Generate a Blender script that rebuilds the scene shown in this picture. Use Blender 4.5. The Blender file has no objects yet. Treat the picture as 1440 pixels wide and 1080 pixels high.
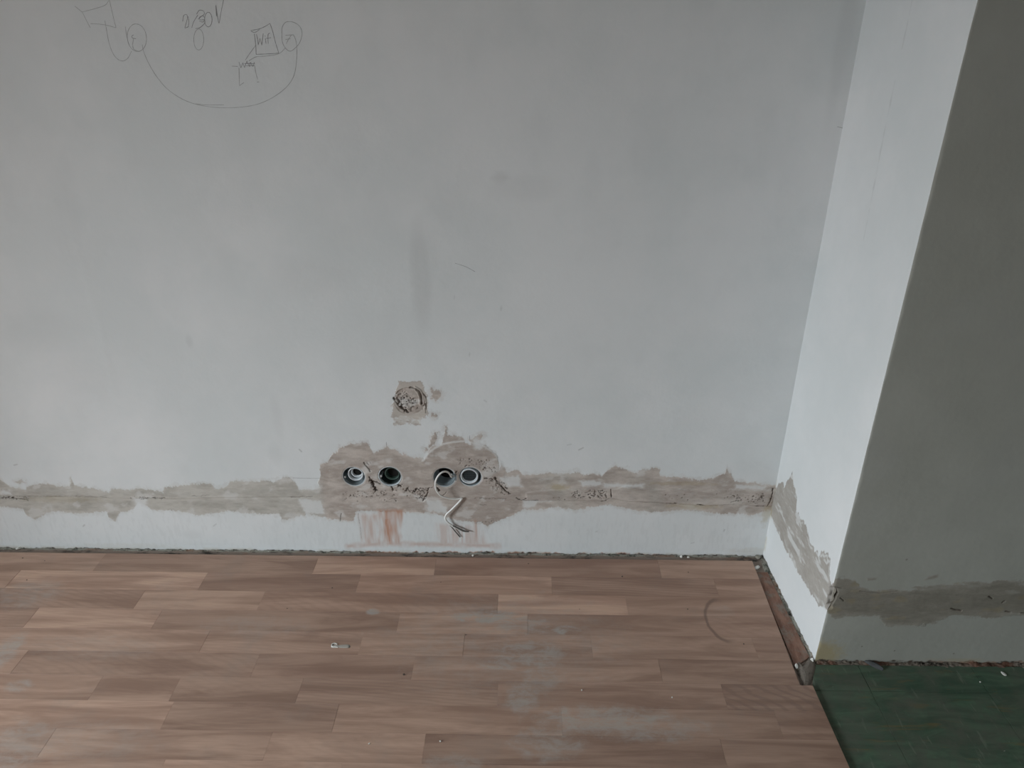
import bpy, bmesh, math, random
import numpy as np
from mathutils import Vector, Matrix

random.seed(7)
C = bpy.context.scene.collection
scene = bpy.context.scene

# ------------------------------------------------------------------ camera
FOC, CX, CY = 1040.0, 720.0, 540.0
PITCH, YAW, ROLL, CAMH = math.radians(26.298), math.radians(-1.139), math.radians(0.079), 1.60


def cam_axes():
    cy, sy, cp, sp = math.cos(YAW), math.sin(YAW), math.cos(PITCH), math.sin(PITCH)
    fwd = np.array([sy * cp, cy * cp, -sp])
    right = np.array([cy, -sy, 0.0])
    down = np.cross(fwd, right)
    c, s = math.cos(ROLL), math.sin(ROLL)
    return c * right + s * down, -s * right + c * down, fwd


AXR, AXD, AXF = cam_axes()
EYE = np.array([0.0, 0.0, CAMH])
cd = bpy.data.cameras.new('camera')
cd.sensor_fit = 'HORIZONTAL'
cd.sensor_width = 36.0
cd.lens = 36.0 * FOC / 1440.0
cd.clip_start = 0.05
cam = bpy.data.objects.new('camera', cd)
C.objects.link(cam)
cam.matrix_world = Matrix(((AXR[0], -AXD[0], -AXF[0], 0), (AXR[1], -AXD[1], -AXF[1], 0),
                           (AXR[2], -AXD[2], -AXF[2], CAMH), (0, 0, 0, 1)))
scene.camera = cam

# ------------------------------------------------------------------ world, light, exposure
scene.view_settings.view_transform = 'Standard'
scene.view_settings.look = 'None'
scene.view_settings.exposure = 0.0
scene.view_settings.gamma = 1.0
scene.view_settings.use_curve_mapping = False
w = bpy.data.worlds.new('room_ambience')
scene.world = w
w.use_nodes = True
w.node_tree.nodes['Background'].inputs[0].default_value = (0.92, 0.98, 0.97, 1)
w.node_tree.nodes['Background'].inputs[1].default_value = 0.20


def area(name, loc, target, sx, sy, power, col):
    ld = bpy.data.lights.new(name, 'AREA')
    ld.shape = 'RECTANGLE'
    ld.size, ld.size_y = sx, sy
    ld.energy = power
    ld.color = col
    o = bpy.data.objects.new(name, ld)
    C.objects.link(o)
    o.location = loc
    o.rotation_euler = (Vector(target) - Vector(loc)).to_track_quat('-Z', 'Z').to_euler()
    return o


# daylight of the sky outside the window in the left wall
area('sky_daylight', (-5.3, -1.2, 3.4), (0.2, 1.4, 0.0), 5.0, 3.6, 1750, (0.885, 0.97, 1.02))


# ------------------------------------------------------------------ helpers
def ray(px, py):
    return (px - CX) / FOC * AXR + (py - CY) / FOC * AXD + AXF


def on_z(px, py, z=0.0):
    d = ray(px, py)
    return EYE + d * ((z - CAMH) / d[2])


class Face:
    """a vertical plane: u along T (metres), z up, N towards the room"""
    def __init__(s, p, q):
        s.O = np.array([p[0], p[1], 0.0])
        t = np.array([q[0] - p[0], q[1] - p[1], 0.0])
        s.L = np.linalg.norm(t)
        s.T = t / s.L
        n = np.array([s.T[1], -s.T[0], 0.0])
        s.N = n if np.dot(EYE - s.O, n) > 0 else -n

    def uz(s, px, py, off=0.0):
        d = ray(px, py)
        k = np.dot(s.O + s.N * off - EYE, s.N) / np.dot(d, s.N)
        P = EYE + d * k
        return np.array([np.dot(P - s.O, s.T), P[2]])

    def P(s, u, z, off=0.0):
        return s.O + s.T * u + np.array([0, 0, z]) + s.N * off

    def at(s, px, py, off=0.0):
        u, z = s.uz(px, py, off)
        return s.P(u, z, off)


SUB = -0.009                      # level of the old floor under the laminate
A0 = on_z(1072, 782.5, SUB)
AL = on_z(0, 770.5, SUB)
B0 = on_z(1145, 931, SUB)
B1 = on_z(1440, 934, SUB)
dA = (A0 - AL) / np.linalg.norm(A0 - AL)
LEFTX = -3.1
AL = A0 + dA * ((LEFTX - A0[0]) / dA[0])
dB = (B1 - B0) / np.linalg.norm(B1 - B0)
BR = B0 + dB * 1.7
FB = Face(A0, AL)                 # back wall, u runs LEFT from the inner corner
FR = Face(A0, B0)                 # return, u runs from inner corner to outer edge
FF = Face(B0, BR)                 # front of the projection, u runs right

_rt = np.random.RandomState(11).rand(512, 512)


def vn(x, y, seed=0):
    xi = np.floor(x).astype(int)
    yi = np.floor(y).astype(int)
    fx = x - xi
    fy = y - yi
    fx = fx * fx * (3 - 2 * fx)
    fy = fy * fy * (3 - 2 * fy)
    a = (xi + seed * 37) & 511
    b = (yi + seed * 91) & 511
    a1 = (a + 1) & 511
    b1 = (b + 1) & 511
    return (_rt[a, b] * (1 - fx) + _rt[a1, b] * fx) * (1 - fy) + (_rt[a, b1] * (1 - fx) + _rt[a1, b1] * fx) * fy


def fbm(x, y, s, octv=4, seed=0, gain=0.5):
    t = 0
    a = 1.0
    n = 0
    for i in range(octv):
        t = t + a * (vn(x * s, y * s, seed + i * 3) * 2 - 1)
        n += a
        a *= gain
        s *= 2.03
    return t / n


def sstep(a, b, x):
    t = np.clip((x - a) / (b - a), 0, 1)
    return t * t * (3 - 2 * t)


def pdist(u, z, pts):
    """distance to a polyline, and position along it 0..1"""
    best = np.full(u.shape, 9.0)
    for (a, b) in zip(pts[:-1], pts[1:]):
        d = b - a
        L = float(d @ d) + 1e-12
        t = np.clip(((u - a[0]) * d[0] + (z - a[1]) * d[1]) / L, 0, 1)
        best = np.minimum(best, np.hypot(u - a[0] - t * d[0], z - a[1] - t * d[1]))
    return best


def inpoly(u, z, pts):
    c = np.zeros(u.shape, bool)
    for (a, b) in zip(pts, np.roll(pts, -1, 0)):
        if a[1] == b[1]:
            continue
        m = ((a[1] > z) != (b[1] > z)) & (u < (b[0] - a[0]) * (z - a[1]) / (b[1] - a[1]) + a[0])
        c ^= m
    return c


def sdpoly(u, z, pts):
    """positive inside"""
    pts = np.array(pts)
    d = pdist(u, z, list(pts) + [pts[0]])
    return np.where(inpoly(u, z, pts), d, -d)


def mesh_obj(name, verts, faces, mats, parent=None, smooth=False, attrs=None):
    me = bpy.data.meshes.new(name)
    verts = np.asarray(verts, dtype=np.float32)
    faces_np = isinstance(faces, np.ndarray)
    if faces_np:
        nf = len(faces)
        k = faces.shape[1]
        me.vertices.add(len(verts))
        me.vertices.foreach_set('co', verts.ravel())
        me.loops.add(nf * k)
        me.loops.foreach_set('vertex_index', faces.astype(np.int32).ravel())
        me.polygons.add(nf)
        me.polygons.foreach_set('loop_start', np.arange(0, nf * k, k, dtype=np.int32))
        me.update(calc_edges=True)
    else:
        me.from_pydata([tuple(map(float, v)) for v in verts], [], faces)
        me.update()
    if attrs:
        for an, arr in attrs.items():
            at = me.attributes.new(an, 'FLOAT_COLOR', 'POINT')
            at.data.foreach_set('color', arr.astype(np.float32).ravel())
    if smooth:
        me.polygons.foreach_set('use_smooth', np.ones(len(me.polygons), dtype=bool))
    for m in (mats if isinstance(mats, (list, tuple)) else [mats]):
        me.materials.append(m)
    o = bpy.data.objects.new(name, me)
    C.objects.link(o)
    if parent:
        o.parent = parent
        o.matrix_parent_inverse = Matrix.Identity(4)
        o.location = -Vector(parent.location) if parent.type == 'EMPTY' else (0, 0, 0)
    return o


def thing(name, label, cat, loc, group=None):
    o = bpy.data.objects.new(name, None)
    C.objects.link(o)
    o.empty_display_size = 0.02
    o.location = loc
    o['label'] = label
    o['category'] = cat
    if group:
        o['group'] = group
    return o


def tube_mesh(pts, rad, seg=10, flat=1.0, cap=True):
    """swept tube through pts; rad float or list"""
    pts = [Vector(p) for p in pts]
    n = len(pts)
    V, F = [], []
    up = Vector((0.13, -1, 0.21)).normalized()
    for i, p in enumerate(pts):
        t = (pts[min(i + 1, n - 1)] - pts[max(i - 1, 0)]).normalized()
        s = t.cross(up).normalized()
        up2 = s.cross(t).normalized()
        up = up2
        r = rad[i] if isinstance(rad, (list, tuple)) else rad
        for k in range(seg):
            a = 2 * math.pi * k / seg
            V.append(p + s * (math.cos(a) * r) + up2 * (math.sin(a) * r * flat))
    for i in range(n - 1):
        for k in range(seg):
            k2 = (k + 1) % seg
            F.append((i * seg + k, i * seg + k2, (i + 1) * seg + k2, (i + 1) * seg + k))
    if cap:
        F.append(tuple(range(seg - 1, -1, -1)))
        F.append(tuple((n - 1) * seg + k for k in range(seg)))
    return [tuple(v) for v in V], F


def catmull(pts, n=8):
    pts = [np.array(p, float) for p in pts]
    P = [2 * pts[0] - pts[1]] + pts + [2 * pts[-1] - pts[-2]]
    out = []
    for i in range(1, len(P) - 2):
        for k in range(n):
            t = k / n
            out.append(0.5 * ((2 * P[i]) + (-P[i - 1] + P[i + 1]) * t + (2 * P[i - 1] - 5 * P[i] + 4 * P[i + 1] - P[i + 2]) * t * t
                              + (-P[i - 1] + 3 * P[i] - 3 * P[i + 1] + P[i + 2]) * t ** 3))
    out.append(pts[-1])
    return out


# ------------------------------------------------------------------ materials
class NT:
    def __init__(s, name, rough=0.8, spec=0.3):
        s.m = bpy.data.materials.new(name)
        s.m.use_nodes = True
        s.t = s.m.node_tree
        s.b = s.t.nodes['Principled BSDF']
        s.b.inputs['Roughness'].default_value = rough
        s.b.inputs['Specular IOR Level'].default_value = spec

    def n(s, typ, **kw):
        nd = s.t.nodes.new(typ)
        for k, v in kw.items():
            setattr(nd, k, v)
        return nd

    def l(s, a, b):
        s.t.links.new(a, b)

    def put(s, sock, v):
        if hasattr(v, 'is_linked') or hasattr(v, 'node'):
            s.l(v, sock)
        elif isinstance(v, (tuple, list)):
            sock.default_value = (*v, 1) if (len(v) == 3 and len(sock.default_value) == 4) else v
        else:
            sock.default_value = v

    def pos(s, scale=(1, 1, 1)):
        g = s.n('ShaderNodeNewGeometry')
        mp = s.n('ShaderNodeMapping')
        mp.inputs['Scale'].default_value = scale
        s.l(g.outputs['Position'], mp.inputs[0])
        return mp.outputs[0]

    def noise(s, scale, detail=4, rough=0.6, vec=None, dist=0.0):
        nd = s.n('ShaderNodeTexNoise')
        nd.inputs['Scale'].default_value = scale
        nd.inputs['Detail'].default_value = detail
        nd.inputs['Roughness'].default_value = rough
        nd.inputs['Distortion'].default_value = dist
        s.l(vec if vec else s.pos(), nd.inputs['Vector'])
        return nd.outputs['Fac']

    def ramp(s, v, a, b, lo=0.0, hi=1.0):
        nd = s.n('ShaderNodeMapRange')
        nd.interpolation_type = 'SMOOTHSTEP'
        s.put(nd.inputs['Value'], v)
        nd.inputs['From Min'].default_value = a
        nd.inputs['From Max'].default_value = b
        nd.inputs['To Min'].default_value = lo
        nd.inputs['To Max'].default_value = hi
        return nd.outputs[0]

    def mix(s, f, a, b, mode='MIX'):
        nd = s.n('ShaderNodeMix', data_type='RGBA', blend_type=mode)
        s.put(nd.inputs[0], f)
        s.put(nd.inputs[6], a)
        s.put(nd.inputs[7], b)
        return nd.outputs[2]

    def math(s, op, a, b=0.0, clamp=False):
        nd = s.n('ShaderNodeMath', operation=op, use_clamp=clamp)
        s.put(nd.inputs[0], a)
        s.put(nd.inputs[1], b)
        return nd.outputs[0]

    def bump(s, h, strength=0.3, dist=0.001, prev=None):
        nd = s.n('ShaderNodeBump')
        nd.inputs['Strength'].default_value = strength
        nd.inputs['Distance'].default_value = dist
        s.l(h, nd.inputs['Height'])
        if prev:
            s.l(prev, nd.inputs['Normal'])
        s.l(nd.outputs[0], s.b.inputs['Normal'])
        return nd.outputs[0]

    def col(s, c):
        s.put(s.b.inputs['Base Color'], c)
        return s.m


def plain(name, c, rough=0.6, spec=0.4, var=0.12, scale=40):
    t = NT(name, rough, spec)
    f = t.noise(scale, 3)
    a = tuple(max(0, x * (1 - var)) for x in c)
    b = tuple(min(1, x * (1 + var)) for x in c)
    return t.col(t.mix(f, a, b))


def wall_material(name, p1, p2, pl1, pl2):
    t = NT(name, 0.86, 0.18)
    a = t.n('ShaderNodeAttribute', attribute_name='mask_a')
    b = t.n('ShaderNodeAttribute', attribute_name='mask_b')
    sa = t.n('ShaderNodeSeparateColor')
    sb = t.n('ShaderNodeSeparateColor')
    t.l(a.outputs['Color'], sa.inputs[0])
    t.l(b.outputs['Color'], sb.inputs[0])
    P, T, D = sa.outputs[0], sa.outputs[1], sa.outputs[2]
    R, Y, S = sb.outputs[0], sb.outputs[1], sb.outputs[2]
    W = b.outputs['Alpha']
    big = t.ramp(t.noise(2.3, 5, 0.62), 0.32, 0.7)
    paint = t.mix(big, p1, p2)
    sp = t.ramp(t.noise(190, 2, 0.5), 0.70, 0.78)
    blot = t.ramp(t.noise(8.5, 6, 0.7), 0.62, 0.82)
    paint = t.mix(t.math('MULTIPLY', sp, t.math('MULTIPLY', blot, 0.5)), paint, (0.30, 0.31, 0.30))
    paint = t.mix(t.math('MULTIPLY', S, 0.55), paint, (0.36, 0.36, 0.355))
    strk = t.noise(30, 5, 0.65, t.pos((1, 1, 3.2)), 0.6)
    f = t.math('ADD', t.math('MULTIPLY', t.ramp(strk, 0.25, 0.75), 0.45), T, True)
    pla = t.mix(f, pl1, pl2)
    gr = t.ramp(t.noise(420, 3, 0.7), 0.4, 0.75)
    pla = t.mix(t.math('MULTIPLY', gr, 0.18), pla, tuple(x * 0.6 for x in pl1))
    pla = t.mix(t.math('MULTIPLY', a.outputs['Alpha'], 0.75), pla, t.mix(f, (0.375, 0.36, 0.325), (0.52, 0.505, 0.465)))
    pla = t.mix(W, pla, tuple(min(1, (x * 0.45 + y * 0.6)) for x, y in zip(pl2, p1)))
    c = t.mix(P, paint, pla)
    c = t.mix(t.math('MULTIPLY', Y, 0.55), c, (0.37, 0.275, 0.10))
    c = t.mix(R, c, (0.46, 0.235, 0.150))
    c = t.mix(D, c, (0.075, 0.056, 0.045))
    t.put(t.b.inputs['Base Color'], c)
    h1 = t.noise(55, 3, 0.5)
    h2 = t.noise(650, 3, 0.7)
    n = t.bump(h1, 0.30, 0.0022)
    hh = t.math('MULTIPLY', h2, t.math('ADD', t.math('MULTIPLY', P, 0.8), 0.2))
    t.bump(hh, 0.5, 0.0009, n)
    return t.m


M = {}
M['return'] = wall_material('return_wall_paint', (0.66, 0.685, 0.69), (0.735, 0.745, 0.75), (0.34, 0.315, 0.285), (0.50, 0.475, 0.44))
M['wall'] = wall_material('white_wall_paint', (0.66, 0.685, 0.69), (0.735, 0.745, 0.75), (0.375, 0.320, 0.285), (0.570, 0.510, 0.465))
M['front'] = wall_material('shaded_front_wall', (0.335, 0.335, 0.30), (0.38, 0.38, 0.345), (0.205, 0.187, 0.155), (0.300, 0.278, 0.238))  # paint and plaster darkened together: shade of the front face put into colour
M['pencil'] = plain('pencil_graphite', (0.30, 0.305, 0.31), 0.6, 0.3)
M['pencil_faint'] = plain('faint_graphite', (0.40, 0.41, 0.41), 0.6, 0.3)
M['pencil_dark'] = plain('heavy_graphite', (0.15, 0.15, 0.16), 0.5, 0.3)
M['rim'] = plain('pale_grey_plastic', (0.52, 0.57, 0.60), 0.42, 0.5)
M['shell_grey'] = plain('grey_box_plastic', (0.20, 0.235, 0.25), 0.42, 0.5)
M['shell_dark'] = plain('dark_box_plastic', (0.045, 0.06, 0.058), 0.45, 0.4)
M['conduit'] = plain('pale_conduit_plastic', (0.60, 0.64, 0.67), 0.4, 0.5)
M['conduit_dark'] = plain('dark_green_conduit', (0.05, 0.085, 0.07), 0.45, 0.4)
M['void'] = plain('painted_hole_shade', (0.018, 0.017, 0.016), 0.9, 0.1)  # near-black colour standing in for the shade deep inside the boxes
M['mesh_black'] = plain('grid_plastic', (0.085, 0.10, 0.11), 0.5, 0.4)
M['cable'] = plain('white_cable_sheath', (0.80, 0.80, 0.78), 0.38, 0.5, 0.05)
M['wire'] = plain('grey_wire', (0.13, 0.125, 0.115), 0.5, 0.4)
M['screw'] = plain('steel_screw', (0.5, 0.5, 0.48), 0.35, 0.6)
M['crumb'] = plain('white_plaster_crumb', (0.72, 0.71, 0.67), 0.9, 0.1, 0.2, 200)
M['crumb_dark'] = plain('dark_grit', (0.12, 0.10, 0.085), 0.9, 0.1, 0.3, 200)


def m_sub():
    t = NT('old_floor_grime', 0.95, 0.1)
    a = t.ramp(t.noise(9, 6, 0.72, t.pos((1, 3, 1))), 0.36, 0.52)
    c = t.mix(a, (0.06, 0.055, 0.05), (0.27, 0.22, 0.185))
    r = t.ramp(t.noise(11, 4, 0.6), 0.52, 0.68)
    c = t.mix(t.math('MULTIPLY', r, 0.45), c, (0.27, 0.15, 0.10))
    t.bump(t.noise(240, 5, 0.75), 0.8, 0.003)
    return t.col(c)


def m_rubble(name, lo, mid, hi, red):
    t = NT(name, 0.95, 0.1)
    a = t.ramp(t.noise(32, 6, 0.8), 0.36, 0.52)
    c = t.mix(a, lo, mid)
    b = t.ramp(t.noise(110, 4, 0.75), 0.63, 0.70)
    c = t.mix(b, c, hi)
    r = t.ramp(t.noise(9, 3, 0.6), 0.50, 0.66)
    c = t.mix(t.math('MULTIPLY', r, 0.65), c, red)
    t.bump(t.noise(500, 4, 0.75), 0.8, 0.002)
    return t.col(c)


def m_board():
    t = NT('worn_red_brown_paint', 0.7, 0.3)
    a = t.noise(60, 5, 0.7, t.pos((1, 0.25, 1)))
    c = t.mix(t.ramp(a, 0.3, 0.7), (0.155, 0.075, 0.05), (0.29, 0.165, 0.12))
    d = t.ramp(t.noise(20, 6, 0.75), 0.45, 0.62)
    c = t.mix(t.math('MULTIPLY', d, 0.8), c, (0.22, 0.19, 0.16))
    w_ = t.ramp(t.noise(150, 3, 0.6), 0.72, 0.76)
    c = t.mix(w_, c, (0.5, 0.45, 0.40))
    t.bump(a, 0.4, 0.002)
    return t.col(c)


def blob_mask(t, blobs, nscale=22, amp=0.6):
    """union of soft ellipses on the floor plane with ragged rims"""
    g = t.n('ShaderNodeNewGeometry')
    sx = t.n('ShaderNodeSeparateXYZ')
    t.l(g.outputs['Position'], sx.inputs[0])
    nz = t.math('MULTIPLY', t.math('SUBTRACT', t.noise(nscale, 6, 0.72), 0.5), amp * 2)
    tot = None
    for (bx, by, rx, ry, s) in blobs:
        dx = t.math('DIVIDE', t.math('SUBTRACT', sx.outputs[0], bx), rx)
        dy = t.math('DIVIDE', t.math('SUBTRACT', sx.outputs[1], by), ry)
        d = t.math('SQRT', t.math('ADD', t.math('MULTIPLY', dx, dx), t.math('MULTIPLY', dy, dy)))
        v = t.ramp(t.math('ADD', d, nz), 1.15, 0.55, 0.0, s)
        tot = v if tot is None else t.math('MAXIMUM', tot, v)
    return tot, sx, nz


def floor_blob(px, py, wx, hy, s):
    p = on_z(px, py)
    q = on_z(px + wx, py)
    r = on_z(px, py - hy)
    return (p[0], p[1], abs(q[0] - p[0]), abs(r[1] - p[1]), s)


def m_laminate():
    t = NT('laminate_wood_print', 0.48, 0.35)
    oi = t.n('ShaderNodeObjectInfo')
    sc = t.n('ShaderNodeSeparateColor')
    t.l(oi.outputs['Color'], sc.inputs[0])
    rnd = oi.outputs['Random']
    cmb = t.n('ShaderNodeCombineXYZ')
    t.l(t.math('MULTIPLY', rnd, 37.0), cmb.inputs[0])
    t.l(t.math('MULTIPLY', rnd, 91.0), cmb.inputs[2])
    va = t.n('ShaderNodeVectorMath', operation='ADD')
    t.l(t.pos((1.5, 13, 1)), va.inputs[0])
    t.l(cmb.outputs[0], va.inputs[1])
    g1 = t.noise(1.6, 5, 0.6, va.outputs[0], 0.7)
    vb = t.n('ShaderNodeVectorMath', operation='ADD')
    t.l(t.pos((5, 150, 1)), vb.inputs[0])
    t.l(cmb.outputs[0], vb.inputs[1])
    g2 = t.noise(2.2, 3, 0.6, vb.outputs[0], 0.3)
    vc = t.n('ShaderNodeVectorMath', operation='ADD')
    t.l(t.pos((2.2, 9, 1)), vc.inputs[0])
    t.l(cmb.outputs[0], vc.inputs[1])
    wv = t.n('ShaderNodeTexWave', wave_type='RINGS', rings_direction='Z')
    wv.inputs['Scale'].default_value = 3.4
    wv.inputs['Distortion'].default_value = 5.0
    wv.inputs['Detail'].default_value = 2
    t.l(vc.outputs[0], wv.inputs['Vector'])
    c = t.mix(t.ramp(g1, 0.32, 0.68), (0.248, 0.157, 0.115), (0.425, 0.288, 0.216))
    c = t.mix(t.math('MULTIPLY', t.ramp(g2, 0.35, 0.7), 0.22), c, (0.20, 0.13, 0.10))
    c = t.mix(t.math('MULTIPLY', t.math('MULTIPLY', t.ramp(wv.outputs['Fac'], 0.45, 0.95), sc.outputs[2]), 0.45), c, (0.19, 0.125, 0.10))
    # every strip has its own print: red = lightness, green = redness
    k = t.math('ADD', t.math('MULTIPLY', sc.outputs[0], 0.95), 0.50)
    k = t.math('MULTIPLY', k, 1.22)
    cc = t.n('ShaderNodeCombineColor')
    for i in range(3):
        t.l(k, cc.inputs[i])
    c = t.mix(1.0, c, cc.outputs[0], 'MULTIPLY')
    c = t.mix(t.math('MULTIPLY', t.math('ADD', sc.outputs[1], 0.12), 0.45), c, (0.30, 0.160, 0.120))
    # plaster dust trodden into the print
    blobs = [floor_blob(*b) for b in (
        (690, 868, 62, 11, 0.85), (735, 880, 55, 13, 0.55), (795, 886, 24, 7, 0.8), (662, 864, 24, 6, 0.5),
        (745, 920, 60, 22, 0.62), (700, 935, 40, 8, 0.55), (760, 950, 32, 26, 0.5), (735, 982, 26, 26, 0.6), (525, 860, 10, 5, 0.8),
        (850, 1012, 110, 22, 0.62), (900, 1030, 90, 14, 0.5), (770, 1045, 60, 26, 0.5), (960, 1020, 45, 12, 0.4), (640, 905, 60, 12, 0.3),
        (10, 915, 20, 28, 0.6), (40, 835, 50, 22, 0.35), (25, 965, 20, 10, 0.5), (20, 1050, 60, 40, 0.4), (130, 910, 110, 20, 0.18),
        (360, 880, 90, 16, 0.2), (640, 1075, 50, 16, 0.4), (710, 900, 180, 70, 0.22), (120, 1040, 120, 30, 0.2), (1010, 860, 26, 10, 0.18))]
    d, sx, nz = blob_mask(t, blobs, 26, 0.75)
    d = t.math('MULTIPLY', d, t.ramp(t.noise(34, 7, 0.78, t.pos((0.55, 1.2, 1)), 0.5), 0.36, 0.62, 0.12, 1.1))
    d = t.math('MINIMUM', d, 0.8)
    c = t.mix(d, c, (0.40, 0.375, 0.345))
    # brownish half ring scuffed by something round
    rp = on_z(1018, 872)
    dx = t.math('SUBTRACT', sx.outputs[0], float(rp[0]))
    dy = t.math('MULTIPLY', t.math('SUBTRACT', sx.outputs[1], float(rp[1])), 0.62)
    rr = t.math('SQRT', t.math('ADD', t.math('MULTIPLY', dx, dx), t.math('MULTIPLY', dy, dy)))
    ring = t.ramp(t.math('ABSOLUTE', t.math('SUBTRACT', t.math('ADD', rr, t.math('MULTIPLY', nz, 0.006)), 0.052)), 0.007, 0.001, 0.0, 0.6)
    ring = t.math('MULTIPLY', ring, t.ramp(dx, 0.02, -0.02))
    c = t.mix(ring, c, (0.13, 0.085, 0.07))
    dirt = t.ramp(t.noise(5.5, 6, 0.7), 0.5, 0.8, 0.0, 0.35)
    c = t.mix(dirt, c, (0.26, 0.225, 0.20))
    t.put(t.b.inputs['Base Color'], c)
    t.put(t.b.inputs['Roughness'], t.math('ADD', t.math('MULTIPLY', d, 0.4), 0.46))
    t.bump(g2, 0.12, 0.0006)
    return t.m


def m_vinyl():
    t = NT('green_marbled_vinyl', 0.55, 0.3)
    oi = t.n('ShaderNodeObjectInfo')
    a = t.noise(20, 5, 0.65, t.pos((0.35, 1.3, 1)), 1.0)
    c = t.mix(t.ramp(a, 0.35, 0.68), (0.040, 0.086, 0.055), (0.088, 0.160, 0.102))
    b = t.ramp(t.noise(11, 4, 0.6, t.pos((0.6, 3.2, 1)), 0.5), 0.57, 0.70)
    c = t.mix(t.math('MULTIPLY', b, 0.8), c, (0.17, 0.125, 0.045))
    k = t.ramp(t.noise(14, 3, 0.5, t.pos((0.6, 2.4, 3)), 0.9), 0.66, 0.72)
    c = t.mix(t.math('MULTIPLY', k, 0.5), c, (0.035, 0.04, 0.03))
    d = t.ramp(t.noise(6, 6, 0.75), 0.34, 0.66, 0.08, 0.82)
    c = t.mix(d, c, (0.115, 0.12, 0.095))
    w_ = t.ramp(t.noise(120, 3, 0.6), 0.73, 0.77, 0, 0.6)
    c = t.mix(w_, c, (0.42, 0.42, 0.38))
    s = t.ramp(t.noise(40, 3, 0.6, t.pos((1.6, 0.3, 1))), 0.62, 0.70, 0, 0.5)
    c = t.mix(s, c, (0.17, 0.20, 0.155))
    t.put(t.b.inputs['Roughness'], t.ramp(d, 0, 0.6, 0.42, 0.8))
    t.bump(t.noise(70, 4, 0.6), 0.15, 0.001)
    return t.col(c)


M['sub'] = m_sub()
M['rubble'] = m_rubble('mouldy_mortar_edge', (0.05, 0.055, 0.045), (0.30, 0.29, 0.25), (0.68, 0.68, 0.64), (0.26, 0.15, 0.10))
M['rubble_dark'] = m_rubble('dark_mortar_edge', (0.03, 0.026, 0.022), (0.17, 0.145, 0.12), (0.40, 0.38, 0.34), (0.20, 0.085, 0.055))
M['board'] = m_board()
M['slate'] = plain('slate_grey_mortar', (0.075, 0.078, 0.08), 0.9, 0.15, 0.3, 60)
M['laminate'] = m_laminate()
M['vinyl'] = m_vinyl()
M['cement'] = m_rubble('grey_cement_lump', (0.10, 0.09, 0.075), (0.24, 0.21, 0.18), (0.42, 0.39, 0.35), (0.26, 0.22, 0.18))

# ================================================================== WALLS
def grid_wall(name, F, us, zs, fn, mat, holes=(), edge_off=None):
    """dense relief grid; fn(U,Z) -> dict(h,P,T,D,R,Y,S,W). Plaster-coloured faces go to child objects"""
    nu, nz_ = len(us), len(zs)
    U, Z = np.meshgrid(us, zs, indexing='ij')
    step = np.median(np.diff(us))
    for (hu, hz, hr) in holes:
        r = np.hypot(U - hu, Z - hz)
        m = np.abs(r - hr) < step * 0.75
        k = np.where(m, hr / np.maximum(r, 1e-6), 1.0)
        U = np.where(m, hu + (U - hu) * k, U)
        Z = np.where(m, hz + (Z - hz) * k, Z)
    d = fn(U, Z)
    h = d['h']
    co = F.O[None, None, :] + U[..., None] * F.T + h[..., None] * F.N
    co[..., 2] += Z
    if edge_off is not None:
        co = co + edge_off(U, Z)
    idx = np.arange(nu * nz_).reshape(nu, nz_)
    q = np.stack([idx[:-1, :-1], idx[1:, :-1], idx[1:, 1:], idx[:-1, 1:]], -1).reshape(-1, 4)
    if np.dot(np.cross(F.T, [0, 0, 1]), F.N) < 0:
        q = q[:, ::-1]
    Uf, Zf = U.ravel(), Z.ravel()
    cu, cz = Uf[q].mean(1), Zf[q].mean(1)
    keep = np.ones(len(q), bool)
    for (hu, hz, hr) in holes:
        keep &= ~(np.hypot(cu - hu, cz - hz) < hr - step * 0.2)
    q, cu, cz = q[keep], cu[keep], cz[keep]
    pf = d['P'].ravel()[q].mean(1) > 0.5
    A = np.stack([d['P'], d['T'], d['D'], d.get('G', np.zeros_like(U))], -1).reshape(-1, 4)
    Bm = np.stack([d['R'], d['Y'], d['S'], d['W']], -1).reshape(-1, 4)
    co = co.reshape(-1, 3)

    def build(nm, sel, parent):
        f = q[sel]
        used, inv = np.unique(f, return_inverse=True)
        return mesh_obj(nm, co[used], inv.reshape(f.shape), mat, parent, True, {'mask_a': A[used], 'mask_b': Bm[used]})
    base = build(name, ~pf, None)
    base['kind'] = 'structure'
    return base, build, pf, cu, cz


def conv(F, pts):
    return [F.uz(x, y) for x, y in pts]


def edge_fn(F, pts):
    p = np.array(conv(F, pts))
    o = np.argsort(p[:, 0])
    return p[o, 0], p[o, 1]


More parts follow.
